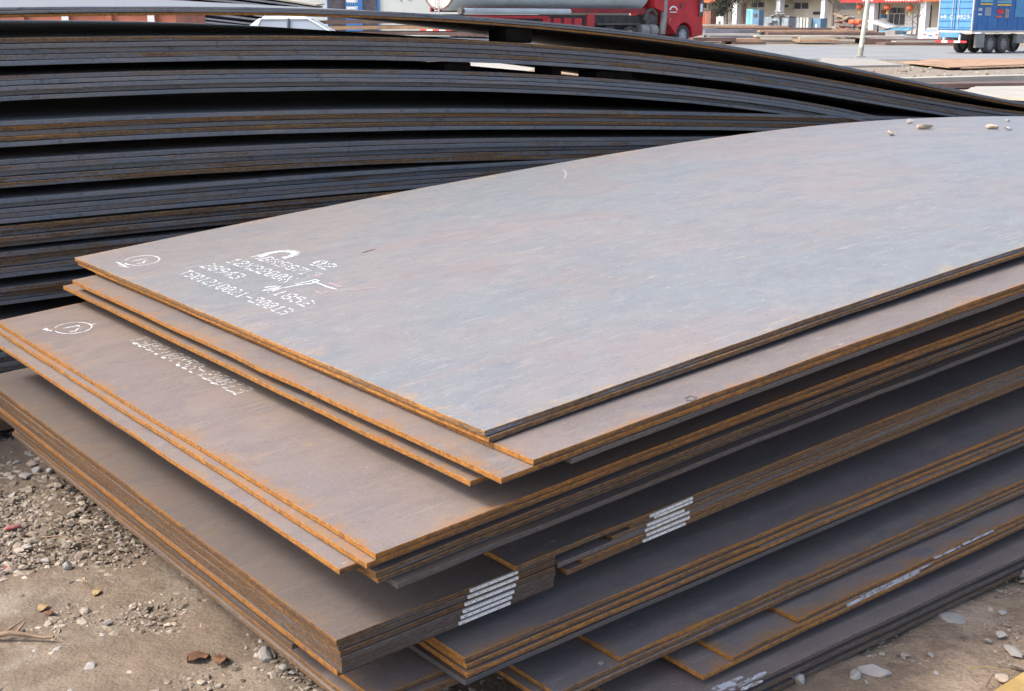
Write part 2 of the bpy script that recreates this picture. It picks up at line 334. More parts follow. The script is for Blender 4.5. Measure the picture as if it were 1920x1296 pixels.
def plate(label, u, v, zf, L=7.6, W=2.2, t=TH, yaw=0., col=(.3, .5, .3), light=.5, group=None, back=None, seg=44, wav=.0012):
    """one steel sheet: near corner at stack coordinates (u, v), its top surface follows zf(u)"""
    o2 = xy(u, v); z0 = float(zf(u)); a = YAW+yaw; ca, sa = math.cos(a), math.sin(a)
    if L < 1: seg = max(4, int(L*9))
    ph = random.uniform(0, 6.28); ph2 = random.uniform(0, 6.28)
    xs = (np.linspace(0, 1, seg+1)**1.15)*L; ys = np.linspace(0, W, 5 if W < 2.1 else 13)
    gx, gy = np.meshgrid(xs, ys, indexing='ij'); uu = (o2[0]+ca*gx-sa*gy)*Uh[0]+(o2[1]+sa*gx+ca*gy)*Uh[1]
    z = zf(uu)-z0+wav*np.sin(gx*2.1+ph)*np.sin(gy*1.6+ph2)*np.minimum(1, gx+.3)
    if back is not None: z = z+back(uu)*gy/W
    rim = (gx == 0) | (gy == 0); z = z+np.random.normal(0, .0004, z.shape)*rim
    gx = gx+np.random.normal(0, .0011, z.shape)*(gx == 0); gy = gy+np.random.normal(0, .0009, z.shape)*((gy == 0) | (gy == W))
    V = np.stack([gx, gy, z], -1).reshape(-1, 3).tolist()
    n = len(xs); m = len(ys); nt = n*m; V += [(x, y, z-t) for x, y, z in V]; F = []; mi = []; sm = []
    for i in range(n-1):
        for j in range(m-1):
            q = (i*m+j, (i+1)*m+j, (i+1)*m+j+1, i*m+j+1); F.append(q); F.append(tuple(nt+k for k in q[::-1])); mi += [0, 0]; sm += [False, False]
    for i in range(n-1):
        F.append((i*m, nt+i*m, nt+(i+1)*m, (i+1)*m)); F.append(((i+1)*m+m-1, nt+(i+1)*m+m-1, nt+i*m+m-1, i*m+m-1)); mi += [1, 1]; sm += [False, False]
    for j in range(m-1):
        F.append((j+1, nt+j+1, nt+j, j)); k = (n-1)*m; F.append((k+j, nt+k+j, nt+k+j+1, k+j+1)); mi += [1, 1]; sm += [False, False]
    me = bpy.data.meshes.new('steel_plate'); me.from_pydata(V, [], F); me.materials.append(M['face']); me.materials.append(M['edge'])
    me.polygons.foreach_set('material_index', mi); me.polygons.foreach_set('use_smooth', sm); me.update()
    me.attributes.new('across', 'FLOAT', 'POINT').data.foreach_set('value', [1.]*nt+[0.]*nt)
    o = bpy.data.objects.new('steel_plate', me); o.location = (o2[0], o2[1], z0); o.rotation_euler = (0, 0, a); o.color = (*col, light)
    o['label'] = label; o['category'] = 'steel plate'
    if group: o['group'] = group
    link(o); o['_u'] = u; return o
def corner(px, zf):
    z = float(zf(S0))
    for _ in range(8): u, v = uv(at(*px, z)); z = float(zf(u))
    return u, v

ZG = CAMH
G = {'A': (-.759, 1.0), 'B': (-.7865, .90), 'C': (-.897, .86), 'D': (-1.10, .58), 'E': (-1.087, .72), 'F': (-1.2175, .47), 'FL': (-1.2835, .42), 'H': (-1.345, .36), 'I': (-1.392, .32), 'J': (-1.434, .08)}
def zf_of(g, off):
    Z, K = G[g]; return lambda u: ZG+Z-off+K*Hs(np.asarray(u)-S0)
FG = {}
def fplate(key, g, off, label, px=None, u=None, v=None, L=7.6, col=(.3, .5, .3), t=TH, yaw=None, W=2.2, light=None):
    zf = zf_of(g, off)
    if px is not None:
        cu, cv = corner(px, zf); u = cu if u is None else u; v = cv if v is None else v
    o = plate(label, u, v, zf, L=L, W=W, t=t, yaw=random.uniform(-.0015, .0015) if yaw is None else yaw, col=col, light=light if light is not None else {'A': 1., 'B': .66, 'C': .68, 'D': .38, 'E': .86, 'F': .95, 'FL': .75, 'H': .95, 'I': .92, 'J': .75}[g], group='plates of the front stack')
    FG[key] = (o, u, v, zf); return o
P = PITCH_Z
fplate('P1', 'A', 0, 'big blue-grey plate on top of front stack with white stencilled letters and stones on it', (909, 809), col=(.42, .56, .12))
fplate('P2', 'A', P, 'plate directly under the lettered blue-grey top plate of the front stack', (914, 820), col=(.3, .82, .7))
fplate('P3', 'B', 0, 'orange-edged plate jutting out to the right just below the two top plates', (1000, 862), col=(.35, .88, .75))
fplate('P4', 'B', P, 'plate with bright orange rust fringe jutting out below the top plates', (940, 897), col=(.95, .98, .65))
fplate('P3b', 'B', 2*P, 'grey-edged plate tucked below the orange-edged plates near the stack top', (1070, 860), col=(.2, .14, .7), light=.5)
fplate('P5', 'B', 3*P+.010, 'orange-edged plate lowest of the top bundle, above the sheet with faded numbers', (881, 903), col=(.85, .95, .6))
fplate('P6', 'C', 0, 'wide brownish plate with faded white numbers and a circled mark at left', (705, 1039), col=(.72, .97, .88))
fplate('P7', 'C', P, 'plate with bright orange edge just under the plate with faded numbers', (688, 1056), col=(.75, 1., .8))
fplate('P10', 'C', 2*P+.002, 'grey plate with dotted orange edge sticking out left below the faded numbers plate', (636, 1067), col=(.35, .72, .6))
fplate('P8', 'C', 3*P+.003, 'brown-edged plate fourth in the bundle under the faded numbers plate', (704, 1073), col=(.2, .62, .5))
fplate('P9', 'C', 4*P+.004, 'brown-edged plate fifth in the bundle under the faded numbers plate', (709, 1084), col=(.2, .68, .5))
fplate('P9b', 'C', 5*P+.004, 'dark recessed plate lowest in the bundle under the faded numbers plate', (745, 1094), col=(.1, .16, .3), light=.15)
cD = [(631, 1200), (635, 1210), (637, 1222), (640, 1234), (640, 1243), (641, 1253)]
eD = [(.35, .56, .6), (.1, .48, .8), (.1, .50, .8), (.1, .34, .8), (.1, .40, .9), (.1, .36, .9)]
uE = corner((1046, 1057), zf_of('E', 3*P))[0]-.006
for i, (p, e) in enumerate(zip(cD, eD)):
    fplate('D%d' % i, 'D', i*P, 'dark plate with a white paper label, %s of the left labelled bundle' % ORD[i], p, col=e, L=uE-corner(p, zf_of('D', i*P))[0])
fplate('P12', 'D', 6*P, 'orange-edged plate protruding left below the left labelled bundle', (630, 1259), col=(.8, .9, .5), L=.46)
for i in range(6):  # filler plates added so that the sunlit gap here stays dark
    zt = zf_of('D', 7*P+.0005+i*.0126)
    fplate('K%d' % i, 'D', 7*P+.0005+i*.0126, '%s dark filler plate added to close the sunlit gap under the left labelled bundle' % ORD[i], u=1.082+[0, .004, .016, .012, .030, .036][i], v=2.12+.02*(i % 3), W=1.95, L=.19-.012*i, col=(.1, [.55, .7, .45, .4, .6, .4][i], .8))
cE = [(968, 1063), (1180, 983), (1148, 1006), (1046, 1057), (1093, 1048), (1062, 1070)]
eE = [(.35, .78, .75), (.1, .5, .8), (.1, .5, .8), (.1, .3, .7), (.2, .74, .8), (.2, .66, .8)]
for i, (p, e) in enumerate(zip(cE, eE)):
    fplate('E%d' % i, 'E', i*P, 'rust-edged plate with a white paper label, %s of the right labelled bundle' % ORD[i], p, col=e)
fplate('F0', 'F', 0, 'orange-edged plate on top of the bundle below the white labels', (872, 1233), col=(.35, .84, .85))
fplate('Fa', 'F', .0122, 'thin filler sheet wedged below the topmost plate of the bundle under the labels', (1325, 1049), col=(.1, .6, .5), t=.0034)
fplate('F1', 'F', .0160, 'orange-edged plate second in the bundle below the white labels', (876, 1246), col=(.3, .84, .8))
fplate('Fb', 'F', .0282, 'thin filler sheet wedged above the third plate of the bundle under the labels', (1425, 1026), col=(.1, .35, .5), t=.0034)
fplate('F2', 'F', .0320, 'bright orange-edged plate third in the bundle below the white labels', (876, 1262), col=(.3, .98, .8))
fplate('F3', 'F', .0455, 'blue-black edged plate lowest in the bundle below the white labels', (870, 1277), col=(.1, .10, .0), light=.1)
fplate('L0', 'FL', 0, 'dark plate with rusty corner at the bottom centre under the labelled bundle', (702, 1310), col=(.55, .78, .9))
fplate('L1', 'FL', P, 'brown plate just below the rusty-cornered plate at the bottom centre', (738, 1317), col=(.2, .6, .9))
fplate('L2', 'FL', 2*P, 'grey plate overhanging the dirt at left, second lowest of the overhang', u=1.146, v=1.90, col=(.1, .55, .8))
fplate('L3', 'FL', 3*P, 'dark plate overhanging the dirt at left, lowest of the overhang', u=1.140, v=1.92, col=(.1, .42, .8))
fplate('H0', 'H', 0, 'orange-edged plate with its corner at bottom centre right, on a spotted plate', (1164, 1234), col=(.5, .92, .7))
fplate('H1', 'H', P, 'dark plate with a pale spot at bottom centre, under an orange-edged corner', (1160, 1247), u=1.52, col=(.3, .72, .8))
fplate('H2', 'H', 2*P, 'brown-edged plate lowest of the bundle with the spotted plate', (1162, 1260), u=1.50, col=(.2, .6, .9))
fplate('I0', 'I', 0, 'orange-edged low plate with white paint dashes on its edge, at lower right', (1497, 1160), col=(.9, .97, .7))
fplate('I1', 'I', P, 'orange-edged low plate with a long white paint bar on its edge', (1372, 1231), col=(.9, .97, .7))
fplate('I2', 'I', 2*P, 'orange-cornered low plate beside white paint strokes, bottom right of centre', (1320, 1267), col=(.85, .95, .7))
vJ = uv(at(1440, 1262, ZG-1.425))[1]
for i in range(5):
    fplate('J%d' % i, 'J', i*.0132, ['dark plate with white paint strokes, topmost of the bottom bundle on the dirt', 'red-brown edged plate, second of the bottom bundle on the dirt', 'red-brown edged plate, third of the bottom bundle on the dirt', 'red-brown edged plate, fourth of the bottom bundle on the dirt', 'reddish plate lying on the dirt at the very bottom of the stack'][i],
           u=1.70+.02*i, v=vJ+[0, .012, .004, .018, .008][i], col=[(.1, .26, .9), (.1, .32, 1.), (.1, .36, 1.), (.1, .40, 1.), (.1, .48, .9)][i])

# rear stack: bowed bundles, edges facing the camera
VB = 4.552
def prof(pts, deg):
    A = np.array([atV(x, y, VB) for x, y in pts]); c = np.polyfit(A[:, 0], A[:, 1], deg); d = np.polyder(c); lo, hi = A[0, 0], A[-1, 0]
    def f(u):
        u = np.asarray(u, float); w = np.clip(u, lo, hi); return np.polyval(c, w)+np.polyval(d, w)*(u-w)
    return f
BT = prof([(0, 15.6), (250, 11.7), (495, 12.5), (600, 16.8), (746, 24), (880, 30), (1100, 50), (1350, 82), (1420, 92), (1680, 144), (1920, 192)], 4)
B1 = prof([(0, 73), (250, 68), (500, 65), (620, 68), (746, 73), (880, 77.5), (1090, 89), (1350, 115), (1420, 128), (1680, 172), (1920, 210)], 4)
B2 = prof([(0, 143), (250, 135), (500, 129.5), (750, 130), (850, 136), (1110, 146), (1350, 167), (1420, 178), (1636, 216)], 4)
B3 = prof([(0, 228), (500, 208), (850, 206), (1110, 207), (1350, 211), (1420, 214)], 3)
B4 = prof([(0, 301), (400, 276), (712, 266), (1000, 259)], 2)
B5 = prof([(0, 374), (400, 340), (712, 321), (1000, 301)], 2)
def shift(f, px0):   # a bundle like f, brought down so that its top edge meets (0, px0)
    u0, z0 = atV(0, px0, VB); k = float(f(u0)); K = max(0.2, 1-(px0-374)/700)
    return lambda u: z0+(f(u)-k)*K
RB = [('topmost loose', BT, 3, .0112), ('first thick', B1, 5, .0188), ('second', B2, 5, .0172), ('third', B3, 5, .0182), ('fourth', B4, 5, .0198), ('fifth', B5, 5, .0176),
      ('sixth', shift(B5, 425), 4, .0190), ('seventh', shift(B5, 474), 5, .0185), ('eighth', shift(B5, 541), 4, .0160), ('ninth', shift(B5, 603), 4, .0185),
      ('tenth', shift(B5, 662), 4, .0185), ('eleventh', shift(B5, 720), 4, .0185), ('twelfth', shift(B5, 775), 4, .0172)]
ECOL = {0: [.10, .12, 1.15], 1: [.66, .15, .12, .42, .14], 2: [.44, .12, .10, .14, .16], 3: [.20, .75, .16, .70, .14], 4: [.12, .40, .12, .36, .55], 5: [.2, .2, .18, .34, .02],
        6: [.58, .48, .50, .36], 7: [.3, .55, .55, .42, .2], 8: [.50, .5, .42, .12], 9: [.4, .3, .2, .2], 10: [.15, .1, .1, .2], 11: [.4, .3, .3, .2], 12: [.8, .6, .6, .7]}
for bi, (nm, f, n, th) in enumerate(RB):
    for i in range(n):
        back = (lambda u: .058) if bi == 0 else (lambda u: .046) if bi < 4 else None
        lab = '%s plate in the %s bundle from the top of the dark bowed rear stack' % (ORD[i], nm) if bi else ['grey bowed plate on the very top of the rear stack', 'grey bowed plate second from the top of the rear stack', 'brown-edged bowed plate third from the top of the rear stack'][i]
        e = ECOL[bi][i]
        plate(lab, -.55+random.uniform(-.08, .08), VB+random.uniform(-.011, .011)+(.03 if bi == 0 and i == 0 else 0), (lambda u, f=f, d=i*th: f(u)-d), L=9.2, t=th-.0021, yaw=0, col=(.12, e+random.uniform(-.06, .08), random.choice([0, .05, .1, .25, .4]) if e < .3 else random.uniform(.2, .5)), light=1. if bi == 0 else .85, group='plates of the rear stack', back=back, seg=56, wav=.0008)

def timber(label, x0, x1, ftop, fbot, v0=VB+.05):
    ua, ub = atV(x0, 100, VB)[0], atV(x1, 100, VB)[0]; um = (ua+ub)/2; z1, z0 = float(ftop(um)), float(fbot(um))
    o2 = xy(ua, v0); b = MB(); W = ub-ua; L = .13; h = z1-z0
    q = [(W*.04, 0), (W*.96, 0), (W, h*.1), (W, h*.9), (W*.93, h), (W*.07, h), (0, h*.88), (0, h*.12)]
    b.prism(q, 0, L, 'y'); o = fix_normals(b.build('timber_spacer', M['timber'], None, (o2[0], o2[1], z0), YAW)); return tag(o, label, 'spacer', 'timbers between the rear bundles')
timber('black timber block propping the top plates of the rear stack', 962, 1010, lambda u: BT(u)-.0345, B1)
timber('black timber block between the first and second rear bundles, left one', 846, 895, lambda u: B1(u)-.0955, B2)
timber('thin black block between the first and second rear bundles, middle one', 1049, 1066, lambda u: B1(u)-.0955, B2)
timber('black timber block between the first and second rear bundles, right one', 1132, 1200, lambda u: B1(u)-.0955, B2)

# ------------------------------------------------------------------ writing and paint on the plates
FONT = {
 'T': '11111 00100 00100 00100 00100 00100 00100', 'S': '01111 10000 10000 01110 00001 00001 11110', '0': '01110 10001 10011 10101 11001 10001 01110',
 '1': '00100 01100 00100 00100 00100 00100 01110', '2': '01110 10001 00001 00110 01000 10000 11111', '3': '11110 00001 00001 01110 00001 00001 11110',
 '4': '00010 00110 01010 10010 11111 00010 00010', '5': '11111 10000 11110 00001 00001 10001 01110', '6': '00110 01000 10000 11110 10001 10001 01110',
 '7': '11111 00001 00010 00100 01000 01000 01000', '8': '01110 10001 10001 01110 10001 10001 01110', '9': '01110 10001 10001 01111 00001 00010 01100',
 'A': '01110 10001 10001 11111 10001 10001 10001', 'B': '11110 10001 10001 11110 10001 10001 11110', 'X': '10001 10001 01010 00100 01010 10001 10001',
 'G': '01110 10001 10000 10111 10001 10001 01111', 'V': '10001 10001 10001 10001 01010 01010 00100', 'C': '01110 10001 10000 10000 10000 10001 01110',
 'W': '10001 10001 10001 10101 10101 11011 10001', 'K': '10001 10010 10100 11000 10100 10010 10001', '-': '00000 00000 00000 11111 00000 00000 00000', ' ': '00000 '*7, '*': '00000 00100 10101 01110 10101 00100 00000'}
def surf(key):      # local frame of a plate: returns f(x, y) -> local point on its top surface
    o, u, v, zf = FG[key]; a = o.rotation_euler[2]; z0 = o.location[2]; ca, sa = math.cos(a), math.sin(a)
    me = o.data; L = [p.co for p in me.vertices]; m = 13; n = len(L)//2//m; xs = [L[i*m][0] for i in range(n)]
    def f(x, y, h=.0008):
        i = int(np.clip(np.searchsorted(xs, x)-1, 0, n-2)); k = (x-xs[i])/(xs[i+1]-xs[i]); W = L[m-1][1]; jf = np.clip(y/W*(m-1), 0, m-1.001); j = int(jf); q = jf-j
        z = (L[i*m+j][2]*(1-q)+L[i*m+j+1][2]*q)*(1-k)+(L[(i+1)*m+j][2]*(1-q)+L[(i+1)*m+j+1][2]*q)*k; return (x, y, z+h)
    def inv(px):    # picture point -> local (x, y) on the surface
        z = z0
        for _ in range(10):
            p = at(*px, z); d = p[:2]-np.array(o.location[:2]); x, y = d[0]*ca+d[1]*sa, -d[0]*sa+d[1]*ca; z = z0+f(x, y)[2]
        return np.array([x, y])
    return o, f, inv
def stencil(key, text, p0, p1, up, mat, name='stencil_text', drop=.06, jit=.25, hs=1.):
    """dot-stencilled line running from picture point p0 to p1 (baseline), 'up' = picture point above p0 at letter height"""
    o, f, inv = surf(key); a = inv(p0); b = inv(p1); U = (inv(up)-a)*hs; D = b-a; n = len(text); bmesh_ = MB()
    cw = D/n; dx = cw/6.2; dy = U/7.0
    for i, ch in enumerate(text):
        for r, row in enumerate(FONT[ch].split()):
            for c, bit in enumerate(row):
                if bit != '1' or random.random() < drop: continue
                q = a+cw*i+dx*(c+.6)+dy*(6.5-r)+dx*random.uniform(-jit, jit)*.5+dy*random.uniform(-jit, jit)*.5
                k = random.uniform(.38, .56); e1, e2 = dx*k, dy*random.uniform(.44, .62)
                pts = [q-e1*.9-e2*.5, q-e1*.3-e2*.95, q+e1*.8-e2*.6, q+e1*.95+e2*.4, q+e1*.2+e2*.95, q-e1*.9+e2*.5]
                bmesh_.add([f(*p) for p in pts], [tuple(range(6))])
    return tag(flat_up(bmesh_.build(name, mat, o)), kind='stuff')
def flat_up(ob):
    me = ob.data
    for p in me.polygons:
        if p.normal.z < 0: p.flip()
    return ob
def stroke(key, pts, w, mat, name, rough=.25, parent_mb=None):
    """painted line through picture points, w metres wide"""
    o, f, inv = surf(key); Q = [inv(p) for p in pts]; S = []
    for a, b in zip(Q, Q[1:]):
        k = max(2, int(np.linalg.norm(b-a)/.006)); S += [a+(b-a)*i/k for i in range(k)]
    S.append(Q[-1]); mb = parent_mb or MB(); V = []
    for i, s in enumerate(S):
        d = S[min(i+1, len(S)-1)]-S[max(i-1, 0)]; d /= (np.linalg.norm(d)+1e-9); nrm = np.array([-d[1], d[0]]); ww = w*random.uniform(1-rough, 1+rough)/2
        if i in (0, len(S)-1): ww *= .5
        V += [f(*(s+nrm*ww)), f(*(s-nrm*ww))]
    mb.add(V, [(2*i, 2*i+2, 2*i+3, 2*i+1) for i in range(len(S)-1)])
    return mb if parent_mb is not None else flat_up(mb.build(name, mat, o))

stencil('P1', 'TS01210021-20013', (332, 513), (532, 592), (356, 506), M['paint'])
stencil('P1', '28943', (373, 500), (441, 525), (399, 493), M['paint'])
stencil('P1', 'A1852', (490, 545), (573, 577), (516, 537), M['paint'], drop=.15)
stencil('P1', '12X2200X', (421, 491), (536, 531), (447, 484), M['paint'])
stencil('P1', 'ABXSG7', (468, 482), (560, 513), (492, 476), M['paint'])
stencil('P1', '17', (556, 512), (587, 522), (578, 505), M['fadepaint'], drop=.2)
stencil('P1', '02', (576, 495), (612, 507), (604, 487), M['paint'], drop=.12)
def hatch_logo():
    o, f, inv = surf('P1'); mb = MB()          # an arch of short hatched strokes
    path = [(489, 481.5), (497, 477.5), (506, 474.5), (518, 472), (532, 470.8), (545, 471), (553, 473), (554, 476), (548, 479.5), (538, 482.5), (528, 484.5)]
    Q = [inv(p) for p in path]; S = []
    for a, b in zip(Q, Q[1:]): S += [a+(b-a)*i/5 for i in range(5)]
    for i in range(1, len(S)-1):
        d = S[i+1]-S[i-1]; d /= np.linalg.norm(d); n = np.array([-d[1], d[0]])*random.uniform(.011, .016); t = d*.0016
        mb.add([f(*(S[i]+n-t)), f(*(S[i]+n+t)), f(*(S[i]-n+t)), f(*(S[i]-n-t))], [(0, 1, 2, 3)])
    tag(flat_up(mb.build('stencil_emblem', M['paint'], o)), kind='stuff')
hatch_logo()
mb = MB()      # scribbled hook mark
stroke('P1', [(496, 546), (524, 541), (556, 535), (586, 531), (598, 527), (591, 524), (577, 528), (552, 533)], .006, M['paint'], '', .4, mb)
stroke('P1', [(585, 527), (602, 533), (614, 538), (632, 543)], .006, M['paint'], '', .4, mb)
stroke('P1', [(496, 539), (520, 536)], .007, M['paint'], '', .4, mb); stroke('P1', [(506, 544), (526, 537)], .007, M['paint'], '', .4, mb)
flat_up(mb.build('paint_scribble', M['paint'], FG['P1'][0]))
for q in ([(590, 545), (603, 551), (618, 546)], [(585, 514), (600, 520)], [(616, 530), (640, 538)], [(650, 545), (705, 539)]): stroke('P1', q, .007, M['redpaint'], 'faded_red_mark', .5)
mb = MB(); stroke('P1', [(679, 474), (704, 467)], .004, M['timber'], '', .3, mb); flat_up(mb.build('black_scratch', M['timber'], FG['P1'][0]))
mb = MB(); stroke('P1', [(1056, 318), (1062, 326), (1058, 336)], .006, M['chalk'], '', .5, mb); flat_up(mb.build('faint_chalk_curve', M['chalk'], FG['P1'][0]))
def ring(key, c, rx, ry, gl, name, mat):
    mb = MB(); pts = [(c[0]+rx*math.cos(t)-ry*.25*math.sin(t), c[1]-ry*math.sin(t)-rx*.10*math.cos(t)) for t in np.linspace(-2.9, 2.75, 44)]
    stroke(key, pts, .0042, mat, '', .5, mb)
    for g in gl: stroke(key, g, .0055, mat, '', .4, mb)
    flat_up(mb.build(name, mat, FG[key][0]))
ring('P1', (266, 488.5), 33, 8.5, [[(247, 490), (258, 488), (271, 485.5), (276, 485)], [(256, 494), (269, 493), (271, 489), (277, 488)], [(217, 491.5), (226, 494), (236, 499)], [(224, 498), (232, 499.5), (242, 501.5)], [(222, 494), (232, 497)]], 'circled_mark', M['paint'])
ring('P6', (137, 615), 35, 10, [[(118, 616), (128, 614), (140, 612), (146, 610), (150, 613)], [(130, 622), (141, 621), (146, 616), (155, 615)], [(84, 615), (90, 618), (97, 621)], [(86, 617), (93, 619.5)], [(80, 617), (92, 620)], [(170, 609), (181, 606)]], 'circled_mark', M['paint'])
stencil('P6', 'TS0210058-20013', (239, 637), (443, 741), (275, 630), M['fadepaint'], drop=.1)
for k in range(15):
    if k in (5, 9, 12): continue
    t = (k+random.uniform(.3, .6))/15; p = np.array([242+t*202, 639+t*102]); stroke('P6', [tuple(p), tuple(p+np.array([random.uniform(4.5, 9), random.uniform(2, 3.6)]))], .0065, M['paint'], 'bright_stencil_foot', .4)
# paint strokes on the bottom bundle
mb = MB()
for a, b in (((1335, 1293), (1392, 1269)), ((1345, 1296), (1380, 1280)), ((1378, 1290), (1436, 1260)), ((1388, 1294), (1430, 1276)), ((1368, 1294), (1410, 1272))):
    stroke('J0', [a, b], .011, M['tape'], '', .3, mb)
flat_up(mb.build('white_paint_strokes', M['tape'], FG['J0'][0]))
# pale round spot on the spotted plate, dark oval on the jutting plate
mb = MB(); stroke('H1', [(1122, 1243), (1126, 1240), (1130, 1243), (1126, 1246), (1122, 1243)], .004, M['fadepaint'], '', .3, mb); flat_up(mb.build('pale_spot', M['fadepaint'], FG['H1'][0]))
mb = MB(); stroke('P3', [(1284, 747), (1294, 742), (1306, 745), (1300, 751), (1286, 750)], .005, M['chassis'], '', .3, mb); flat_up(mb.build('dark_oval_mark', M['chassis'], FG['P3'][0]))

def edge_strip(key, px0, px1, mat, name, h0=.15, h1=.85, dots=False, tilt=0., L=None):
    """thin strip stuck to the long edge that faces the camera, between two picture columns"""
    o, f, inv = surf(key); z0 = o.location[2]; a = o.rotation_euler[2]; ca, sa = math.cos(a), math.sin(a)
    def xat(px):
        r = ray(px, 1000); best = None
        k = r[0]/r[1]; ox, oy = o.location[0], o.location[1]; return (k*oy-ox)/(ca-k*sa)
    def xat2(px, py):
        k = ray(px, py); k = k[0]/k[1]; ox, oy = o.location[0], o.location[1]; return (k*oy-ox)/(ca-k*sa)
    xa, xb = xat2(*px0), xat2(*px1); t = TH; mb = MB(); n = 8; V = []
    for i in range(n+1):
        x = xa+(xb-xa)*i/n; z = f(x, 0, 0)[2]; d = tilt*(i/n-.5)
        V += [(x, -.0042, z-t*h1+d), (x, -.0042, z-t*h0+d), (x, -.0002, z-t*h0+d), (x, -.0002, z-t*h1+d)]
    F = []
    for i in range(n):
        for k in range(4): F.append((4*i+k, 4*i+4+k, 4*i+4+(k+1) % 4, 4*i+(k+1) % 4))
    F += [(0, 1, 2, 3), (4*n+3, 4*n+2, 4*n+1, 4*n)]; mb.add(V, F)
    if dots:
        for c in (.05, .09, .2, .36, .55, .74, .9):
            for k in range(random.randint(1, 2)):
                x = xa+(xb-xa)*(c+k*.018); z = f(x, 0, 0)[2]+tilt*(c-.5); w = .0013; zc = z-t*(h0+h1)/2+random.uniform(-.0012, .0012); hh = .0010
                mb.add([(x, -.0047, zc-hh), (x+w, -.0047, zc-hh), (x+w, -.0047, zc+hh), (x, -.0047, zc+hh)], [(0, 1, 2, 3)], 1)
    return fix_normals(mb.build(name, [mat, M['ink']], o))
Dl = [((880, 1103), (969, 1068)), ((876, 1116), (970, 1084)), ((870, 1130), (965, 1096)), ((867, 1141), (962, 1107)), ((863, 1154), (958, 1118)), ((859, 1168), (955, 1132))]
for i, (a, b) in enumerate(Dl): edge_strip('D%d' % i, a, b, M['label'], 'paper_label', .16, .72, True, .0008 if i == 0 else 0)
El = [((1217, 964), (1297, 928)), ((1225, 968), (1296, 940)), ((1212, 983), (1281, 957)), ((1208, 993), (1290, 964)), ((1211, 1002), (1291, 972)), ((1204, 1015), (1283, 985))]
for i, (a, b) in enumerate(El): edge_strip('E%d' % i, a, b, M['label'], 'paper_label', .16, .72, True, [.002, .0012, 0, .0012, 0, .0006][i])
edge_strip('I1', (1586, 1143), (1722, 1075), M['tape'], 'white_paint_bar', .35, .95); edge_strip('I1', (1612, 1125), (1745, 1062), M['tape'], 'white_paint_line', .05, .2)
edge_strip('I0', (1750, 1042), (1800, 1018), M['tape'], 'white_paint_dash', .35, .75); edge_strip('I0', (1805, 1014), (1862, 988), M['tape'], 'white_paint_dash', .2, .6)

# ------------------------------------------------------------------ stones and litter on the dirt
def ico():
    p = (1+5**.5)/2; V = np.array([(-1,p,0),(1,p,0),(-1,-p,0),(1,-p,0),(0,-1,p),(0,1,p),(0,-1,-p),(0,1,-p),(p,0,-1),(p,0,1),(-p,0,-1),(-p,0,1)], float)
    F = [(0,11,5),(0,5,1),(0,1,7),(0,7,10),(0,10,11),(1,5,9),(5,11,4),(11,10,2),(10,7,6),(7,1,8),(3,9,4),(3,4,2),(3,2,6),(3,6,8),(3,8,9),(4,9,5),(2,4,11),(6,2,10),(8,6,7),(9,8,1)]
    return V/np.linalg.norm(V[0]), F
IV, IF = ico()
def ico2():
    V = [tuple(v) for v in IV]; F = []; cache = {}
    def mid(a, b):
        k = (min(a, b), max(a, b))
        if k not in cache: m = (np.array(V[a])+np.array(V[b])); m /= np.linalg.norm(m); V.append(tuple(m)); cache[k] = len(V)-1
        return cache[k]
    for a, b, c in IF:
        x, y, z = mid(a, b), mid(b, c), mid(c, a); F += [(a, x, z), (b, y, x), (c, z, y), (x, y, z)]
    return np.array(V), F
I2V, I2F = ico2()
def rock_verts(rs, size, flat=.6, el=1.3, base=I2V):
    V = base.copy()
    for _ in range(7):                    # chop with planes: broken, angular stone
        n = rs.normal(size=3); n /= np.linalg.norm(n); d = rs.uniform(.36, .74); h = V@n; V = np.where((h > d)[:, None], V-np.outer(h-d, n), V)
    V *= 1+rs.uniform(-.06, .06, (len(V), 1)); V *= np.array([el, 1, flat])*size/2
    a = rs.uniform(0, 6.28); c, s = math.cos(a), math.sin(a); return V@np.array([[c, s, 0], [-s, c, 0], [0, 0, 1]])
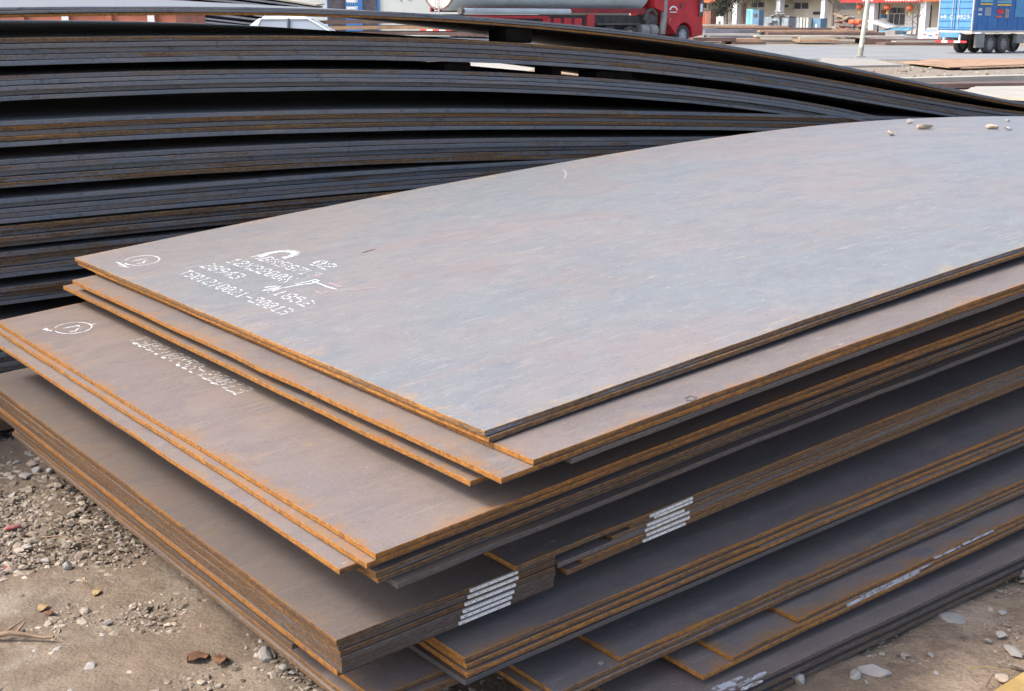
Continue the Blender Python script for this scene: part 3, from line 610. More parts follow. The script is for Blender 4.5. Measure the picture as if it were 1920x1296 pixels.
def ground_stones():
    rs = np.random.RandomState(11); Vs = []; Fs = []; n = 0; F0 = np.array(IF)
    kinds = [rock_verts(rs, 1., rs.uniform(.4, .8), rs.uniform(1, 1.6), IV) for _ in range(60)]
    def put(x, y, sz):
        nonlocal n
        a = rs.uniform(0, 6.28); c, s_ = math.cos(a)*sz, math.sin(a)*sz
        V = kinds[rs.randint(60)]@np.array([[c, s_, 0], [-s_, c, 0], [0, 0, sz]])+np.array([x, y, sz*.10-.004]); Vs.append(V); Fs.append(F0+n); n += 12
    def clump(x, y): return .5+.5*math.sin(x*3.1+1.3*math.sin(y*2.3))*math.sin(y*2.7+x)
    k = 0
    while k < 27000:                      # left of the stack: rubble drifts
        x, y = rs.uniform(-2.5, .3), rs.uniform(2.3, 5.3); u = x*Uh[0]+y*Uh[1]; v = x*Vh[0]+y*Vh[1]
        if u > 1.5: continue
        drift = math.exp(-((u-.62-.18*math.sin(v*2.1+.6))/.20)**2)*(.35+.65*(v > 2.7))+math.exp(-((v-4.2)/.8)**2)*.8+.9*math.exp(-((u-.25)/.16)**2)*(v < 3.3)
        pr = .62+.38*drift*clump(x*2.3, y*2.3)**.7
        if rs.rand() > pr: continue
        put(x, y, min(.040, (.0055+.003*drift)*(1/(rs.rand()+.03))**.52)); k += 1
    k = 0
    while k < 6500:                       # right of the stack
        x, y = rs.uniform(.3, 2.4), rs.uniform(2.2, 4.6); v = x*Vh[0]+y*Vh[1]
        if v > 1.72: continue
        put(x, y, min(.026, .0045*(1/(rs.rand()+.03))**.55)); k += 1
    for _ in range(17000):                # fine grit
        x, y = (rs.uniform(-2.4, .3), rs.uniform(2.3, 5.2)) if rs.rand() < .65 else (rs.uniform(.4, 2.3), rs.uniform(2.2, 4.4))
        put(x, y, rs.uniform(.004, .011))
    for _ in range(1500):                 # thin scatter all round
        x, y = rs.uniform(-5, 7), rs.uniform(.8, 9); put(x, y, rs.uniform(.006, .03))
    for _ in range(2600):                 # clods and rubble along the far verge
        y = rs.uniform(20, 47); x = y*rs.uniform(.05, .46); put(x, y, min(.28, .03*(1/(rs.rand()+.05))**.7))
    me = bpy.data.meshes.new('gravel'); me.from_pydata(np.concatenate(Vs).tolist(), [], np.concatenate(Fs).tolist()); me.materials.append(M['gravel']); me.update()
    tag(link(bpy.data.objects.new('gravel', me)), 'loose gravel and small rubble strewn over the dirt around the stacks', 'gravel', kind='stuff')
ground_stones()
rs_ = np.random.RandomState(5)
def stone(px, size, label, mat='stone', flat=.6, el=1.25, z=0., on=None):
    if on is None: p = at(*px, .006); loc = (p[0], p[1], .0)
    else:
        o, f, inv = surf(on); q = inv(px); l = f(*q, 0); a = o.rotation_euler[2]; loc = (o.location[0]+l[0]*math.cos(a)-l[1]*math.sin(a), o.location[1]+l[0]*math.sin(a)+l[1]*math.cos(a), o.location[2]+l[2])
    d = math.hypot(loc[0], loc[1]); sz = size*d/FPX
    V = rock_verts(rs_, sz, flat, el); V[:, 2] -= V[:, 2].min()*(.8 if on is None else 1.0); b = MB(); b.add(V, I2F)
    return tag(b.build('stone', M[mat], None, loc), label, 'stone', 'loose stones')
for a in [((1707, 232), 14, 'small round grey stone on the far edge of the top plate', 'stone', .9, 1.0), ((1730, 242), 29, 'long flat tan stone near the far edge of the top plate', 'tanstone', .35, 1.5), ((1669, 254), 14, 'pinkish chip left of the long flat stone on the top plate', 'tanstone', .7, 1.2),
          ((1858, 242), 20, 'reddish stone at the right edge of the top plate', 'tanstone', .5, 1.3), ((1890, 244), 15, 'grey stone right of the reddish one on the top plate', 'stone', .5, 1.2), ((1889, 228), 8, 'tiny stone behind the reddish one on the top plate', 'stone', .7, 1.1)]:
    stone(*a, on='P1')
for px, sz, lab, *r in [
    ((71, 882), 22, 'grey stone beside a small white one at far left'), ((46, 895), 27, 'rounded grey stone left of the white chip at far left'), ((93, 884), 17, 'small white stone chip next to the plates at far left', 'stone', .9),
    ((59, 868), 28, 'flat tan slab of rubble nearest the rear stack', 'tanstone', .35, 1.5), ((109, 910), 20, 'pale tan stone close under the overhanging plates', 'tanstone'), ((25, 930), 20, 'pale stone at the left edge above the brick chip'), ((31, 866), 16, 'grey stone at the left edge by the rear stack'),
    ((21, 988), 22, 'red-brown brick chip at the left edge', 'redbit', .45, 1.7), ((225, 1003), 11, 'tiny white pebble, upper of two beside the plates', 'stone', .8, 1.), ((226, 1010), 10, 'tiny white pebble, lower of two beside the plates', 'stone', .7, 1.3),
    ((127, 1063), 24, 'angular grey rock with a sharp top in the left rubble', 'stone', .9, 1.), ((43, 1063), 20, 'pale flat stone beside a red scrap at left', 'tanstone', .5), ((85, 1050), 16, 'dark grey stone above the red scraps'), ((66, 1023), 14, 'pale yellowish pebble beside the long twig', 'tanstone'), ((52, 1024), 14, 'pale pebble left of the yellowish pebble by the twig'),
    ((107, 1218), 22, 'pale stone at the tip of the broken branch'), ((66, 1221), 16, 'bluish white stone below the broken branch'), ((169, 1250), 28, 'crumbly pale clod at the lower left'), ((245, 1261), 25, 'round flat tan stone at the bottom left', 'tanstone', .4, 1.1),
    ((238, 1225), 14, 'small dark stone above the round tan stone'), ((203, 1165), 18, 'grey crumbly lump in the smooth dirt'), ((192, 1190), 14, 'small stone with a bright top in the smooth dirt'), ((254, 1213), 10, 'little pebble right of the bright-topped stone'), ((171, 1277), 18, 'whitish stone at the bottom edge left'), ((136, 1294), 18, 'stone cut by the bottom edge at left'),
    ((497, 1229), 46, 'large pale chunk of concrete beside the plates at bottom', 'stone', .75, 1.2), ((532, 1250), 22, 'pale crushed lump right of the concrete chunk', 'stone', .6, 1.3), ((548, 1258), 14, 'small white crumb beside the crushed lump'),
    ((1490, 1277), 44, 'blocky grey stone leaning against the bottom plate', 'stone', .9, 1.1), ((1600, 1269), 32, 'white pointed stone at bottom right', 'stone', .95, 1.), ((1636, 1258), 50, 'long pale wedge-shaped stone at bottom right', 'stone', .55, 1.5), ((1622, 1279), 24, 'grey stone in front of the white pointed one', 'stone', .5),
    ((1783, 1158), 44, 'flat blue-grey slab of stone beside the bottom plate', 'stone', .3, 1.7), ((1856, 1202), 19, 'rounded grey pebble at right below the shadow'), ((1898, 1220), 34, 'flat pale stone near the right edge', 'stone', .35, 1.5), ((1745, 1227), 14, 'small white pebble in the tan dirt at right', 'stone', .8, 1.), ((1757, 1261), 14, 'small grey-blue pebble in the tan dirt at right'),
    ((1876, 1189), 22, 'crumbly white stone near the right edge', 'stone', .6), ((1914, 1077), 28, 'grey stone at the right edge against the stack', 'stone', .8), ((1879, 1275), 26, 'pale rounded stone beside the yellow plate', 'tanstone', .8), ((1699, 1227), 18, 'dark half-buried pebble in the shadow edge', 'gravel', .5), ((1878, 1146), 18, 'whitish pebble at right in the shadow edge'), ((1665, 1261), 16, 'flat pebble right of the wedge-shaped stone', 'stone', .4), ((1912, 1251), 22, 'dark stone at the right edge above the yellow plate', 'gravel', .6)]:
    stone(px, sz, lab, *r)
for px, sz, lab in [((11, 1063), 11, 'red scrap at the left edge of the rubble'), ((71, 1079), 10, 'bright red scrap, upper of a pair in the left rubble'), ((85, 1087), 11, 'bright red scrap, lower of a pair in the left rubble'), ((34, 1107), 8, 'tiny red scrap below the pair')]:
    o = stone(px, sz, lab, 'redbit', .5, 1.4); o['category'] = 'scrap'; o.name = 'red_scrap'; o['group'] = 'red scraps in the rubble'
def twig(pxs, r, label, mat='twig', lift=.012, side=()):
    b = MB(); pts = [at(*p, .01) for p in pxs]; o = np.array([pts[0][0], pts[0][1], 0]); n = len(pts)
    P3 = [tuple(p-o+np.array([0, 0, lift*(1+.6*math.sin(i*1.7))])) for i, p in enumerate(pts)]; b.tube(P3, [r*(1-.55*i/(n-1)) for i in range(n)], 7)
    ob = b.build('twig', M[mat], None, tuple(o))
    for s_ in side:
        c = MB(); q = [tuple(at(*p, .01)-o+np.array([0, 0, lift+.008*i])) for i, p in enumerate(s_)]; c.tube(q, [r*.6, r*.45, r*.25][:len(q)], 6); c.build('side_shoot', M[mat], ob)
    return tag(ob, label, 'twig')
twig([(-12, 1201), (20, 1200), (50, 1197), (80, 1199), (102, 1205)], .0075, 'thick broken brown branch lying at the left edge', side=[[(4, 1198), (24, 1190), (48, 1180)], [(30, 1197), (42, 1188), (50, 1183)]])
twig([(78, 1015), (110, 1016), (140, 1019), (172, 1018)], .0028, 'long thin straight twig across the left rubble')
twig([(150, 1092), (162, 1104), (170, 1112)], .0022, 'short forked dry stalk beside the brown leaf', side=[[(160, 1102), (161, 1092), (160, 1080)]])
twig([(1810, 1264), (1850, 1263), (1890, 1266), (1908, 1276)], .0016, 'thin yellow straw on the tan dirt at bottom right', 'yleaf')
twig([(1848, 1296), (1857, 1282), (1863, 1272)], .003, 'short reddish stick beside the yellow plate')
def leaf(px, size, label, mat, n=1):
    p = at(*px, .01); sz = size*math.hypot(p[0], p[1])/FPX; root = None
    b = MB(); k = 7; a = random.uniform(0, 6.28); V = []
    for i in range(k):
        t = i/(k-1); w = math.sin(math.pi*min(1, t*.96+.03))**.8*.36; x = (t-.5); h = .22*math.sin(t*5)+.12
        for s_ in (-1, 0, 1): V.append(((x*math.cos(a)-s_*w*math.sin(a))*sz, (x*math.sin(a)+s_*w*math.cos(a))*sz, (h*.35+abs(s_)*.16+.04*s_*math.sin(i*2))*sz+.004))
    F = []
    for i in range(k-1):
        for j in (0, 1): F.append((3*i+j, 3*i+3+j, 3*i+4+j, 3*i+1+j))
    b.add(V, F, 0, True); o = b.build('leaf', M[mat], None, (p[0], p[1], 0)); m = o.modifiers.new('thick', 'SOLIDIFY'); m.thickness = .0012
    return tag(o, label, 'leaf', 'dead leaves on the dirt')
leaf((80, 1138), 26, 'curled yellow leaf in the left rubble', 'yleaf'); leaf((181, 1109), 22, 'small tan leaf by the forked stalk', 'yleaf')
leaf((372, 1233), 48, 'long curled brown leaf, left of two at the bottom', 'leaf'); leaf((412, 1236), 44, 'crumpled red-brown leaf, right of two at the bottom', 'leaf'); leaf((92, 1147), 24, 'brown leaf touching the yellow leaf', 'leaf')

def gplate(name, label, pxs, z, t, mat, cat='steel plate', group=None):
    """flat slab lying at height z (top), outline given by picture points"""
    Q = [at(*p, z) for p in pxs]; c = sum(Q)/len(Q); b = MB(); n = len(Q)
    V = [(q[0]-c[0], q[1]-c[1], 0) for q in Q]+[(q[0]-c[0], q[1]-c[1], -t) for q in Q]
    b.add(V, [tuple(range(n)), tuple(range(2*n-1, n-1, -1))]+[(i, n+i, n+(i+1) % n, (i+1) % n) for i in range(n)])
    return tag(fix_normals(b.build(name, M[mat], None, (c[0], c[1], z))), label, cat, group)
gplate('steel_plate', 'yellowish rusty plate lying on the dirt in the bottom right corner', [(1858, 1298), (1921, 1259), (2150, 1120), (2400, 1200), (2200, 1420), (1900, 1420)], .03, .012, 'yellowplate')

# ------------------------------------------------------------------ background yard
gplate('concrete_slab', 'pale concrete slab at the foot of the leaning pole', [(1530, 124), (1690, 122), (1640, 111), (1540, 108)], .06, .08, 'concrete', 'slab')
gplate('steel_plate', 'wide rusty orange plate lying beside the road at right', [(1690, 116), (1780, 126), (1960, 119), (1960, 110), (1760, 110)], .10, .03, 'rustplate')
gplate('steel_plate', 'rusty plate below the wide orange one beside the road', [(1800, 128), (1980, 122), (1980, 116), (1830, 120)], .07, .03, 'rustplate')
gplate('steel_beam', 'long pale-topped steel beam lying on the dirt at right', [(1660, 148), (1990, 140), (1990, 137), (1690, 145)], .22, .20, 'paleplate', 'beam')
gplate('steel_beam', 'low rusty beam in front of the pale-topped one', [(1700, 158), (1990, 155), (1990, 151), (1720, 154)], .12, .10, 'brownplate', 'beam')
gplate('steel_plate', 'pale bright plate lying at right just above the rear stack', [(1790, 176), (2020, 190), (2020, 160), (1830, 162)], .18, .05, 'paleplate')
gplate('steel_plate', 'brown plate under the pale bright plate at right', [(1830, 190), (2020, 196), (2020, 182), (1800, 180)], .10, .05, 'brownplate')
gplate('steel_plate', 'cream sunlit plate seen through the gaps of the rear stack', [(840, 150), (1010, 160), (1150, 150), (1120, 118), (880, 112)], .25, .06, 'paleplate')
gplate('steel_plate', 'rusty sheet seen through the gaps of the rear stack', [(990, 136), (1100, 142), (1110, 132), (1000, 128)], .36, .05, 'rustplate')

# far rows of plates beyond the road (x0, x1 at the near edge, y of the top edge, Y distance)
def row(label, x0, x1, y, Y, h, mat, depth=2.2, sag=0.):
    a, b = atY(x0, y, Y), atY(x1, y, Y+.0); n = 10; mb = MB(); V = []
    for i in range(n+1):
        k = i/n; p = a+(b-a)*k; z = p[2]-sag*(2*k-1)**2; 
        V += [(p[0]-a[0], 0, z), (p[0]-a[0], depth, z), (p[0]-a[0], depth, max(.002, z-h)), (p[0]-a[0], 0, max(.002, z-h))]
    F = [(4*i+k, 4*i+4+k, 4*i+4+(k+1) % 4, 4*i+(k+1) % 4) for i in range(n) for k in range(4)]+[(0, 1, 2, 3), (4*n+3, 4*n+2, 4*n+1, 4*n)]
    mb.add(V, F); return tag(fix_normals(mb.build('steel_plate', M[mat], None, (a[0], a[1], 0))), label, 'steel plate', 'plates beyond the road')
for a in [('pale plate on top of the far pile beside the red cab', 1290, 1420, 46, 88, .10, 'paleplate'), ('rusty plate under the pale one beside the red cab', 1292, 1480, 49, 87, .12, 'rustplate'), ('dark plate third in the far pile beside the red cab', 1300, 1560, 52.5, 86, .14, 'brownplate'),
          ('grey plate in the middle of the far pile right of the red cab', 1290, 1345, 54, 84, .12, 'greyplate'), ('long dark blue plate in the far pile right of the red cab', 1322, 1420, 56, 83, .30, 'greyplate'), ('tan plate ending above the road right of the dark blue one', 1425, 1640, 57, 82, .12, 'rustplate'),
          ('dark purple plate under the tan one above the road', 1440, 1660, 61, 81, .25, 'brownplate'), ('pale grey plate low in the far pile right of the red cab', 1295, 1425, 64, 79, .08, 'paleplate'), ('grey plate low in the far pile above the road', 1330, 1425, 67, 78, .20, 'greyplate'),
          ('bright pale plate with rusty edge along the road', 1418, 1570, 67, 77, .10, 'paleplate'), ('white bowed plate along the road left of the pole', 1500, 1660, 67.5, 76.5, .08, 'paleplate', 2.2, .08), ('orange rusty plate along the road edge', 1500, 1572, 75, 75, .12, 'rustplate'),
          ('brown plates edge at the road left end', 1360, 1428, 73, 75, .22, 'rustplate'), ('lowest brown plate at the road left end', 1372, 1436, 79, 74, .12, 'brownplate'), ('rusty sheet leaning beside the red cab wheel', 1300, 1380, 71, 74, .2, 'brownplate'),
          ('pale long slab behind the pole along the road', 1622, 1720, 68, 78, .12, 'paleplate'), ('dark long slab below the pale one behind the pole', 1622, 1790, 74, 76, .25, 'brownplate'), ('pale-topped beam along the road behind the blue truck', 1680, 1830, 77, 75, .10, 'paleplate'), ('dark beam at the road edge behind the blue truck', 1660, 1830, 80, 74, .25, 'brownplate')]:
    row(*a)

# grey bowed pile and rusty pile behind the rear stack
for i in range(14):
    def zf(u, i=i): return 2.30-i*.105
    a = atY(-70-9*i, 40, 40.0); L = 10.9-.14*i+random.uniform(-.2, .2); mb = MB(); n = 18; V = []
    for k in range(n+1):
        q = k/n; x = q*L; z = (2.62-i*.135)-.80*q**2.1*(1-.045*i)+.05*math.sin(q*6+i)*.3; V += [(x, 0, z), (x, 2.4, z+.05), (x, 2.4, z), (x, 0, z-.05)]
    mb.add(V, [(4*j+k, 4*j+4+k, 4*j+4+(k+1) % 4, 4*j+(k+1) % 4) for j in range(n) for k in range(4)]+[(0, 1, 2, 3), (4*n+3, 4*n+2, 4*n+1, 4*n)])
    tag(fix_normals(mb.build('steel_plate', M['greyplate' if i % 4 else 'paleplate'], None, (a[0], 40.0+random.uniform(-.05, .05), 0), R(2))), '%s bowed plate of the grey pile behind the rear stack' % (['topmost', 'second', 'third', 'fourth', 'fifth', 'sixth', 'seventh', 'eighth', 'ninth', 'tenth', 'eleventh', 'twelfth', 'thirteenth', 'lowest'][i]), 'steel plate', 'bowed plates of the grey pile')
for i in range(7):
    a = atY(560+12*i, 40, 44); mb = MB(); L = 8.5; n = 10; V = []
    for k in range(n+1):
        q = k/n; z = 1.36-i*.19-.10*(2*q-.8)**2; V += [(q*L, 0, z), (q*L, 2.4, z), (q*L, 2.4, z-.12), (q*L, 0, z-.12)]
    mb.add(V, [(4*j+k, 4*j+4+k, 4*j+4+(k+1) % 4, 4*j+(k+1) % 4) for j in range(n) for k in range(4)]+[(0, 1, 2, 3), (4*n+3, 4*n+2, 4*n+1, 4*n)])
    tag(fix_normals(mb.build('steel_plate', M[['brownplate', 'rustplate', 'brownplate', 'greyplate'][i % 4]], None, (a[0], 44, 0), R(-4))), '%s plate of the rust-brown pile seen under the top plates' % ['topmost', 'second', 'third', 'fourth', 'fifth', 'sixth', 'lowest'][i], 'steel plate', 'plates of the rust-brown pile')
# rust red skip seen under the top plates at left
def red_skip():
    a, b = atY(-160, 38, 21), atY(330, 38, 21); L = b[0]-a[0]; r = empty('steel_skip', (a[0], 21, 0), 0, 'rust-red steel skip seen under the top plates at the far left', 'skip')
    m = MB(); m.box((L/2, 1, .85), (L, 2, 1.36)); m.build('body', M['redbox'], r); m = MB(); m.box((L/2, 1, 1.55), (L+.06, 2.06, .07)); m.build('rim', M['redbox'], r)
    for k in range(6): m = MB(); m.box((L*(k+.5)/6, -.05, .85), (.09, .098, 1.3)); m.build('rib', M['redbox'], r)
    for k in range(2): m = MB(); m.box((L*(.2+.6*k), 1, .085), (.2, 1.8, .17)); m.build('skid', M['chassis'], r)
    for x in (122, 283): p = atY(x, 36, 20.88); m = MB(); m.box((p[0]-a[0], -.115, p[2]), (.11, .02, .16)); m.build('white_sticker', M['white'], r)
red_skip()

# ---------------------------------------------------------------- vehicles
def wheel(parent, x, y, r, w, tyre='rubber', rim='rim'):
    m = MB(); n = 24; ro = [(-w/2, r*.62), (-w/2, r*.9), (-w*.4, r*.985), (-w*.2, r), (w*.2, r), (w*.4, r*.985), (w/2, r*.9), (w/2, r*.62)]
    V = [(math.cos(2*math.pi*j/n)*q, t, math.sin(2*math.pi*j/n)*q) for t, q in ro for j in range(n)]
    m.add(V, [(i*n+j, i*n+(j+1) % n, ((i+1) % 8)*n+(j+1) % n, ((i+1) % 8)*n+j) for i in range(8) for j in range(n)], 0, True)
    o = fix_normals(m.build('wheel', M[tyre], parent, (x, y, r))); c = MB(); c.tube([(0, -w*.36, 0), (0, w*.36, 0)], r*.63, 20); s = -1 if y < 0 else 1
    c.tube([(0, s*w*.3, 0), (0, s*w*.47, 0)], [r*.3, r*.22], 14); c.build('rim', M[rim], o)
    for k in range(8):
        a = 2*math.pi*k/8
        h = MB(); h.tube([(math.cos(a)*r*.45, s*w*.362, math.sin(a)*r*.45), (math.cos(a)*r*.45, s*w*.385, math.sin(a)*r*.45)], r*.075, 8); h.build('rim_hole', M['chassis'], o)
    return o
def tanker():
    psi = R(41.4); d = np.array([math.cos(psi), math.sin(psi)]); near = np.array([math.sin(psi), -math.cos(psi)])
    p = atY(856, 62, 59.1)[:2]-near*1.2
    r = empty('tanker_truck', (p[0], p[1], .012), psi, 'red semi truck with long grey tank trailer standing on the road', 'truck')
    n = 32; m = MB(); prof_ = [(0, .55), (.06, .90), (.25, 1.0), (12.7, 1.0), (12.9, .9), (12.98, .5)]
    V = [(x, math.cos(2*math.pi*j/n)*1.2*k, 2.72+math.sin(2*math.pi*j/n)*1.02*k) for x, k in prof_ for j in range(n)]
    m.add(V, [(i*n+j, i*n+(j+1) % n, (i+1)*n+(j+1) % n, (i+1)*n+j) for i in range(5) for j in range(n)], 0, True); m.add(V[-n:], [tuple(range(n))])
    tk = fix_normals(m.build('tank', M['tank'], r))
    m = MB(); m.add([(-.02, math.cos(2*math.pi*j/n)*1.08, 2.72+math.sin(2*math.pi*j/n)*.92) for j in range(n)]+[(-.06, math.cos(2*math.pi*j/n)*.8, 2.72+math.sin(2*math.pi*j/n)*.68) for j in range(n)], [(j, (j+1) % n, n+(j+1) % n, n+j) for j in range(n)]+[tuple(range(n, 2*n))], 0, True); fix_normals(m.build('tank_end', M['tankend'], tk))
    m = MB(); m.tube([(-.07, math.cos(t)*1.14, 2.72+math.sin(t)*.97) for t in np.linspace(0, 6.283, 40)], .035, 8, 0, False); m.build('end_rim', M['brownbox'], tk)
    for y in (-.14, .16): m = MB(); m.tube([(-.16, y, 1.5), (-.16, y, 3.6)], .025, 6); m.build('ladder_rail', M['rim'], r)
    for k in range(6): m = MB(); m.tube([(-.16, -.14, 1.7+.32*k), (-.16, .16, 1.7+.32*k)], .02, 6); m.build('ladder_rung', M['rim'], r)
    m = MB(); m.box((6.4, -1.08, 1.76), (12.2, .10, .22)); m.build('side_stripe', M['darkred'], r); m = MB(); m.box((6.4, 1.08, 1.76), (12.2, .10, .22)); m.build('side_stripe', M['darkred'], r)
    for y in (-.45, .45): m = MB(); m.box((6.8, y, 1.30), (12.6, .16, .5)); m.build('chassis_beam', M['chassis'], r)
    m = MB(); m.tube([(.3, -1.28, 1.70), (7.0, -1.28, 1.70)], .135, 14); m.build('hose_tube', M['tank'], r); m = MB(); m.tube([(.12, -1.28, 1.70), (.30, -1.28, 1.70)], .16, 14); m.build('hose_cap', M['chassis'], r)
    m = MB(); m.box((3.2, -1.15, 1.44), (5.0, .12, .12)); m.build('guard_rail', M['red'], r)
    for x in (5.6, 6.3, 7.0, 7.7): m = MB(); m.box((x, -1.12, 1.22), (.5, .10, .36)); m.build('side_box', M['red'], r)
    m = MB(); m.box((8.6, -1.1, 1.3), (.5, .12, .6)); m.build('landing_gear', M['red'], r)
    m = MB()
    for k in range(5): m.box((-.22, -.96+.48*k, .82), (.06, .46, .17), 0, k % 2)
    b = m.build('rear_bumper', [M['redp'], M['white']], r)
    for y in (-1.1, 1.1): m = MB(); m.box((-.2, y, .84), (.05, .2, .16)); m.build('tail_light', M['orange'], r)
    for x in (2.0, 3.3, 4.6, 9.9, 11.4): wheel(r, x, -1.0, .52, .42); wheel(r, x, 1.0, .52, .42)
    wheel(r, 15.5, -1.0, .54, .34); wheel(r, 15.5, 1.0, .54, .34)
    m = MB(); m.box((12.2, 0, .95), (9.0, .9, .26)); m.build('tractor_frame', M['chassis'], r)
    m = MB(); m.box((10.6, -1.0, 1.12), (3.0, .5, .06)); m.build('mudguard', M['chassis'], r)
    for x in (12.5, 13.15): m = MB(); m.tube([(x-.26, -1.02, .80), (x+.26, -1.02, .80)], .30, 16); m.build('fuel_tank', M['greybox'], r)
    m = MB(); m.tube([(13.85, -1.15, .6), (13.95, -1.15, 1.3), (14.0, -1.12, 1.5), (14.0, -1.12, 3.6)], .17, 12); m.build('exhaust_stack', M['greybox'], r)
    # engine bay and air intake behind the cab
    m = MB(); m.tube([(12.7, -.9, 1.3), (12.9, -.95, 1.75), (13.3, -.95, 1.9), (13.6, -.95, 1.6)], .10, 8); m.build('air_pipe', M['chassis'], r)
    m = MB(); m.box((13.3, -.6, 1.35), (.9, .6, .5)); m.build('engine', M['chassis'], r)
    cab = [(13.15, 1.95), (13.0, 3.9), (16.2, 3.9), (16.75, 2.9), (16.95, 1.75), (16.98, .55), (16.15, .42)]+[(15.5+.66*math.cos(t), .54+.66*math.sin(t)) for t in np.linspace(.15, math.pi-.1, 12)]+[(14.7, .75), (14.15, 1.2), (13.9, 1.7)]
    m = MB(); m.prism(cab, -1.24, 1.24, 'y'); cb = fix_normals(m.build('cab', M['red'], r))
    for y in (-1.262, 1.262):
        m = MB(); m.prism([(15.0, 2.55), (15.05, 3.5), (16.1, 3.5), (16.55, 2.62)], y-.015, y+.015, 'y'); fix_normals(m.build('side_window', M['glass'], cb))
        m = MB(); m.box((15.15, y*1.003, 2.05), (.10, .05, .26)); m.build('door_handle', M['chassis'], cb)
    m = MB(); m.hexa([(16.35, -1.1, 2.75), (16.9, -1.1, 2.55), (16.9, 1.1, 2.55), (16.35, 1.1, 2.75), (16.0, -1.1, 3.6), (16.28, -1.1, 3.6), (16.28, 1.1, 3.6), (16.0, 1.1, 3.6)]); m.build('windscreen', M['glass'], cb)
    m = MB(); m.box((16.7, -1.33, 2.15), (.26, .09, 1.3)); mr = m.build('mirror', M['chassis'], cb); m = MB(); m.box((16.66, -1.385, 1.95), (.18, .02, .42)); m.build('mirror_glass', M['white'], mr)
    m = MB(); m.tube([(14.55+.28*math.cos(t), -1.27, 1.78+.22*math.sin(t)) for t in np.linspace(.2, math.pi-.2, 10)], .045, 6); m.tube([(14.3, -1.27, 1.72), (14.8, -1.27, 1.72)], .03, 6); m.build('door_emblem', M['white'], cb)
    m = MB(); m.box((14.3, -1.27, 1.35), (.14, .05, .16)); m.build('marker_lamp', M['orange'], cb)
    m = MB(); m.box((16.6, -1.0, .9), (.75, .5, .38)); m.build('front_bumper', M['red'], cb)
    for y in (-.95, .95): m = MB(); m.box((17.0, y, .85), (.08, .4, .25)); m.build('headlight', M['white'], cb)
tanker()
def blue_truck():
    psi = R(35); near = np.array([math.sin(psi), -math.cos(psi)]); w = 1.72
    p = atY(1822, 60, 56.2)[:2]-near*w/2; r = empty('cargo_truck', (p[0], p[1], .012), psi, 'blue box truck seen from behind on the road at the right edge', 'truck')
    hw = w/2; L = 6.5; z0, z1 = .98, 3.3
    m = MB(); m.box((L/2, 0, (z0+z1)/2), (L, w, z1-z0)); bd = m.build('cargo_box', M['blue'], r)
    for k in range(9): m = MB(); m.box((.35+.72*k, -hw-.012, (z0+z1)/2), (.05, .02, z1-z0-.1)); m.build('side_rib', M['blue'], bd)
    for y in (-hw*.5, hw*.5):  # rear doors in a paler blue than the box sides
        m = MB(); m.box((-.02, y, (z0+z1)/2), (.03, hw*.94, z1-z0-.06)); dr = m.build('rear_door', M['lblue'], r)
        for k in range(9): m = MB(); m.box((-.042, y, z0+.12+.27*k), (.02, hw*.9, .03)); m.build('door_ridge', M['blue'], dr)
        m = MB(); m.tube([(-.06, y*.35, z0+.05), (-.06, y*.35, z1-.05)], .018, 6); m.build('lock_bar', M['trim'], dr)
    for y in (-hw, hw): m = MB(); m.box((-.02, y, (z0+z1)/2), (.07, .05, z1-z0)); m.build('corner_post', M['trim'], r)
    m = MB(); m.box((L/2, 0, z0-.05), (L+.06, w+.05, .085)); m.build('floor_frame', M['trim'], r)
    # lettering across the doors, posters on the side
    m = MB(); cw = w*.88/9
    for i, ch in enumerate('*A C 0929'):
        for rr, row_ in enumerate(FONT[ch].split()):
            for c, bit in enumerate(row_):
                if bit == '1': m.box((-.062, w*.44-cw*(i+.12)-cw*.15*c, 1.62-rr*.026), (.006, cw*.14, .025))
    tag(m.build('door_lettering', M['white'], r), kind='stuff')
    x = .35
    for x0, x1, za, zb, mt in ((.30, .55, 1.62, 1.68, 'white'), (.30, .55, 1.80, 1.92, 'trim'), (.40, 1.25, 2.05, 2.12, 'yellow'), (.40, 1.25, 2.16, 2.4, 'corr'), (.75, 1.2, 1.6, 1.95, 'machine'), (1.6, 2.6, 2.02, 2.10, 'yellow'), (1.6, 2.6, 2.14, 2.22, 'corr'), (1.6, 2.6, 2.26, 2.5, 'white'), (1.65, 2.1, 1.68, 1.88, 'redp'), (1.6, 2.0, 1.52, 1.6, 'orange'), (2.2, 2.5, 1.5, 1.9, 'greybox')):
        m = MB(); m.box(((x0+x1)/2, -hw-.024, (za+zb)/2), (x1-x0, .01, zb-za)); m.build('side_graphic', M[mt], r)
    m = MB(); m.box((3.9, -hw-.022, 2.2), (1.9, .012, 1.3)); m.build('pale_blue_panel', M['lblue'], r)
    m = MB(); m.box((-.12, .1, .78), (.2, .95, .2)); m.build('spare_carrier', M['lblue'], r)
    m = MB()
    for k in range(5): m.box((-.2, -.64+.32*k, .50), (.06, .31, .09), 0, k % 2)
    m.build('rear_bumper', [M['redp'], M['white']], r)
    for y in (-.4, .4): m = MB(); m.box((-.17, y, .66), (.07, .06, .3)); m.build('bumper_bracket', M['white'], r)
    m = MB(); m.box((2.6, 0, .7), (5.4, .7, .2)); m.build('chassis', M['chassis'], r)
    m = MB(); m.box((.75, -hw+.12, .55), (.6, .1, .6)); m.build('mudflap', M['greybox'], r); m = MB(); m.box((3.6, -hw+.12, .62), (.55, .2, .4)); m.build('side_box', M['greybox'], r)
    for x in (1.45, 2.42, 5.3):
        for y in (-hw+.17, hw-.17): wheel(r, x, y, .41, .28, 'rubber', 'greybox')
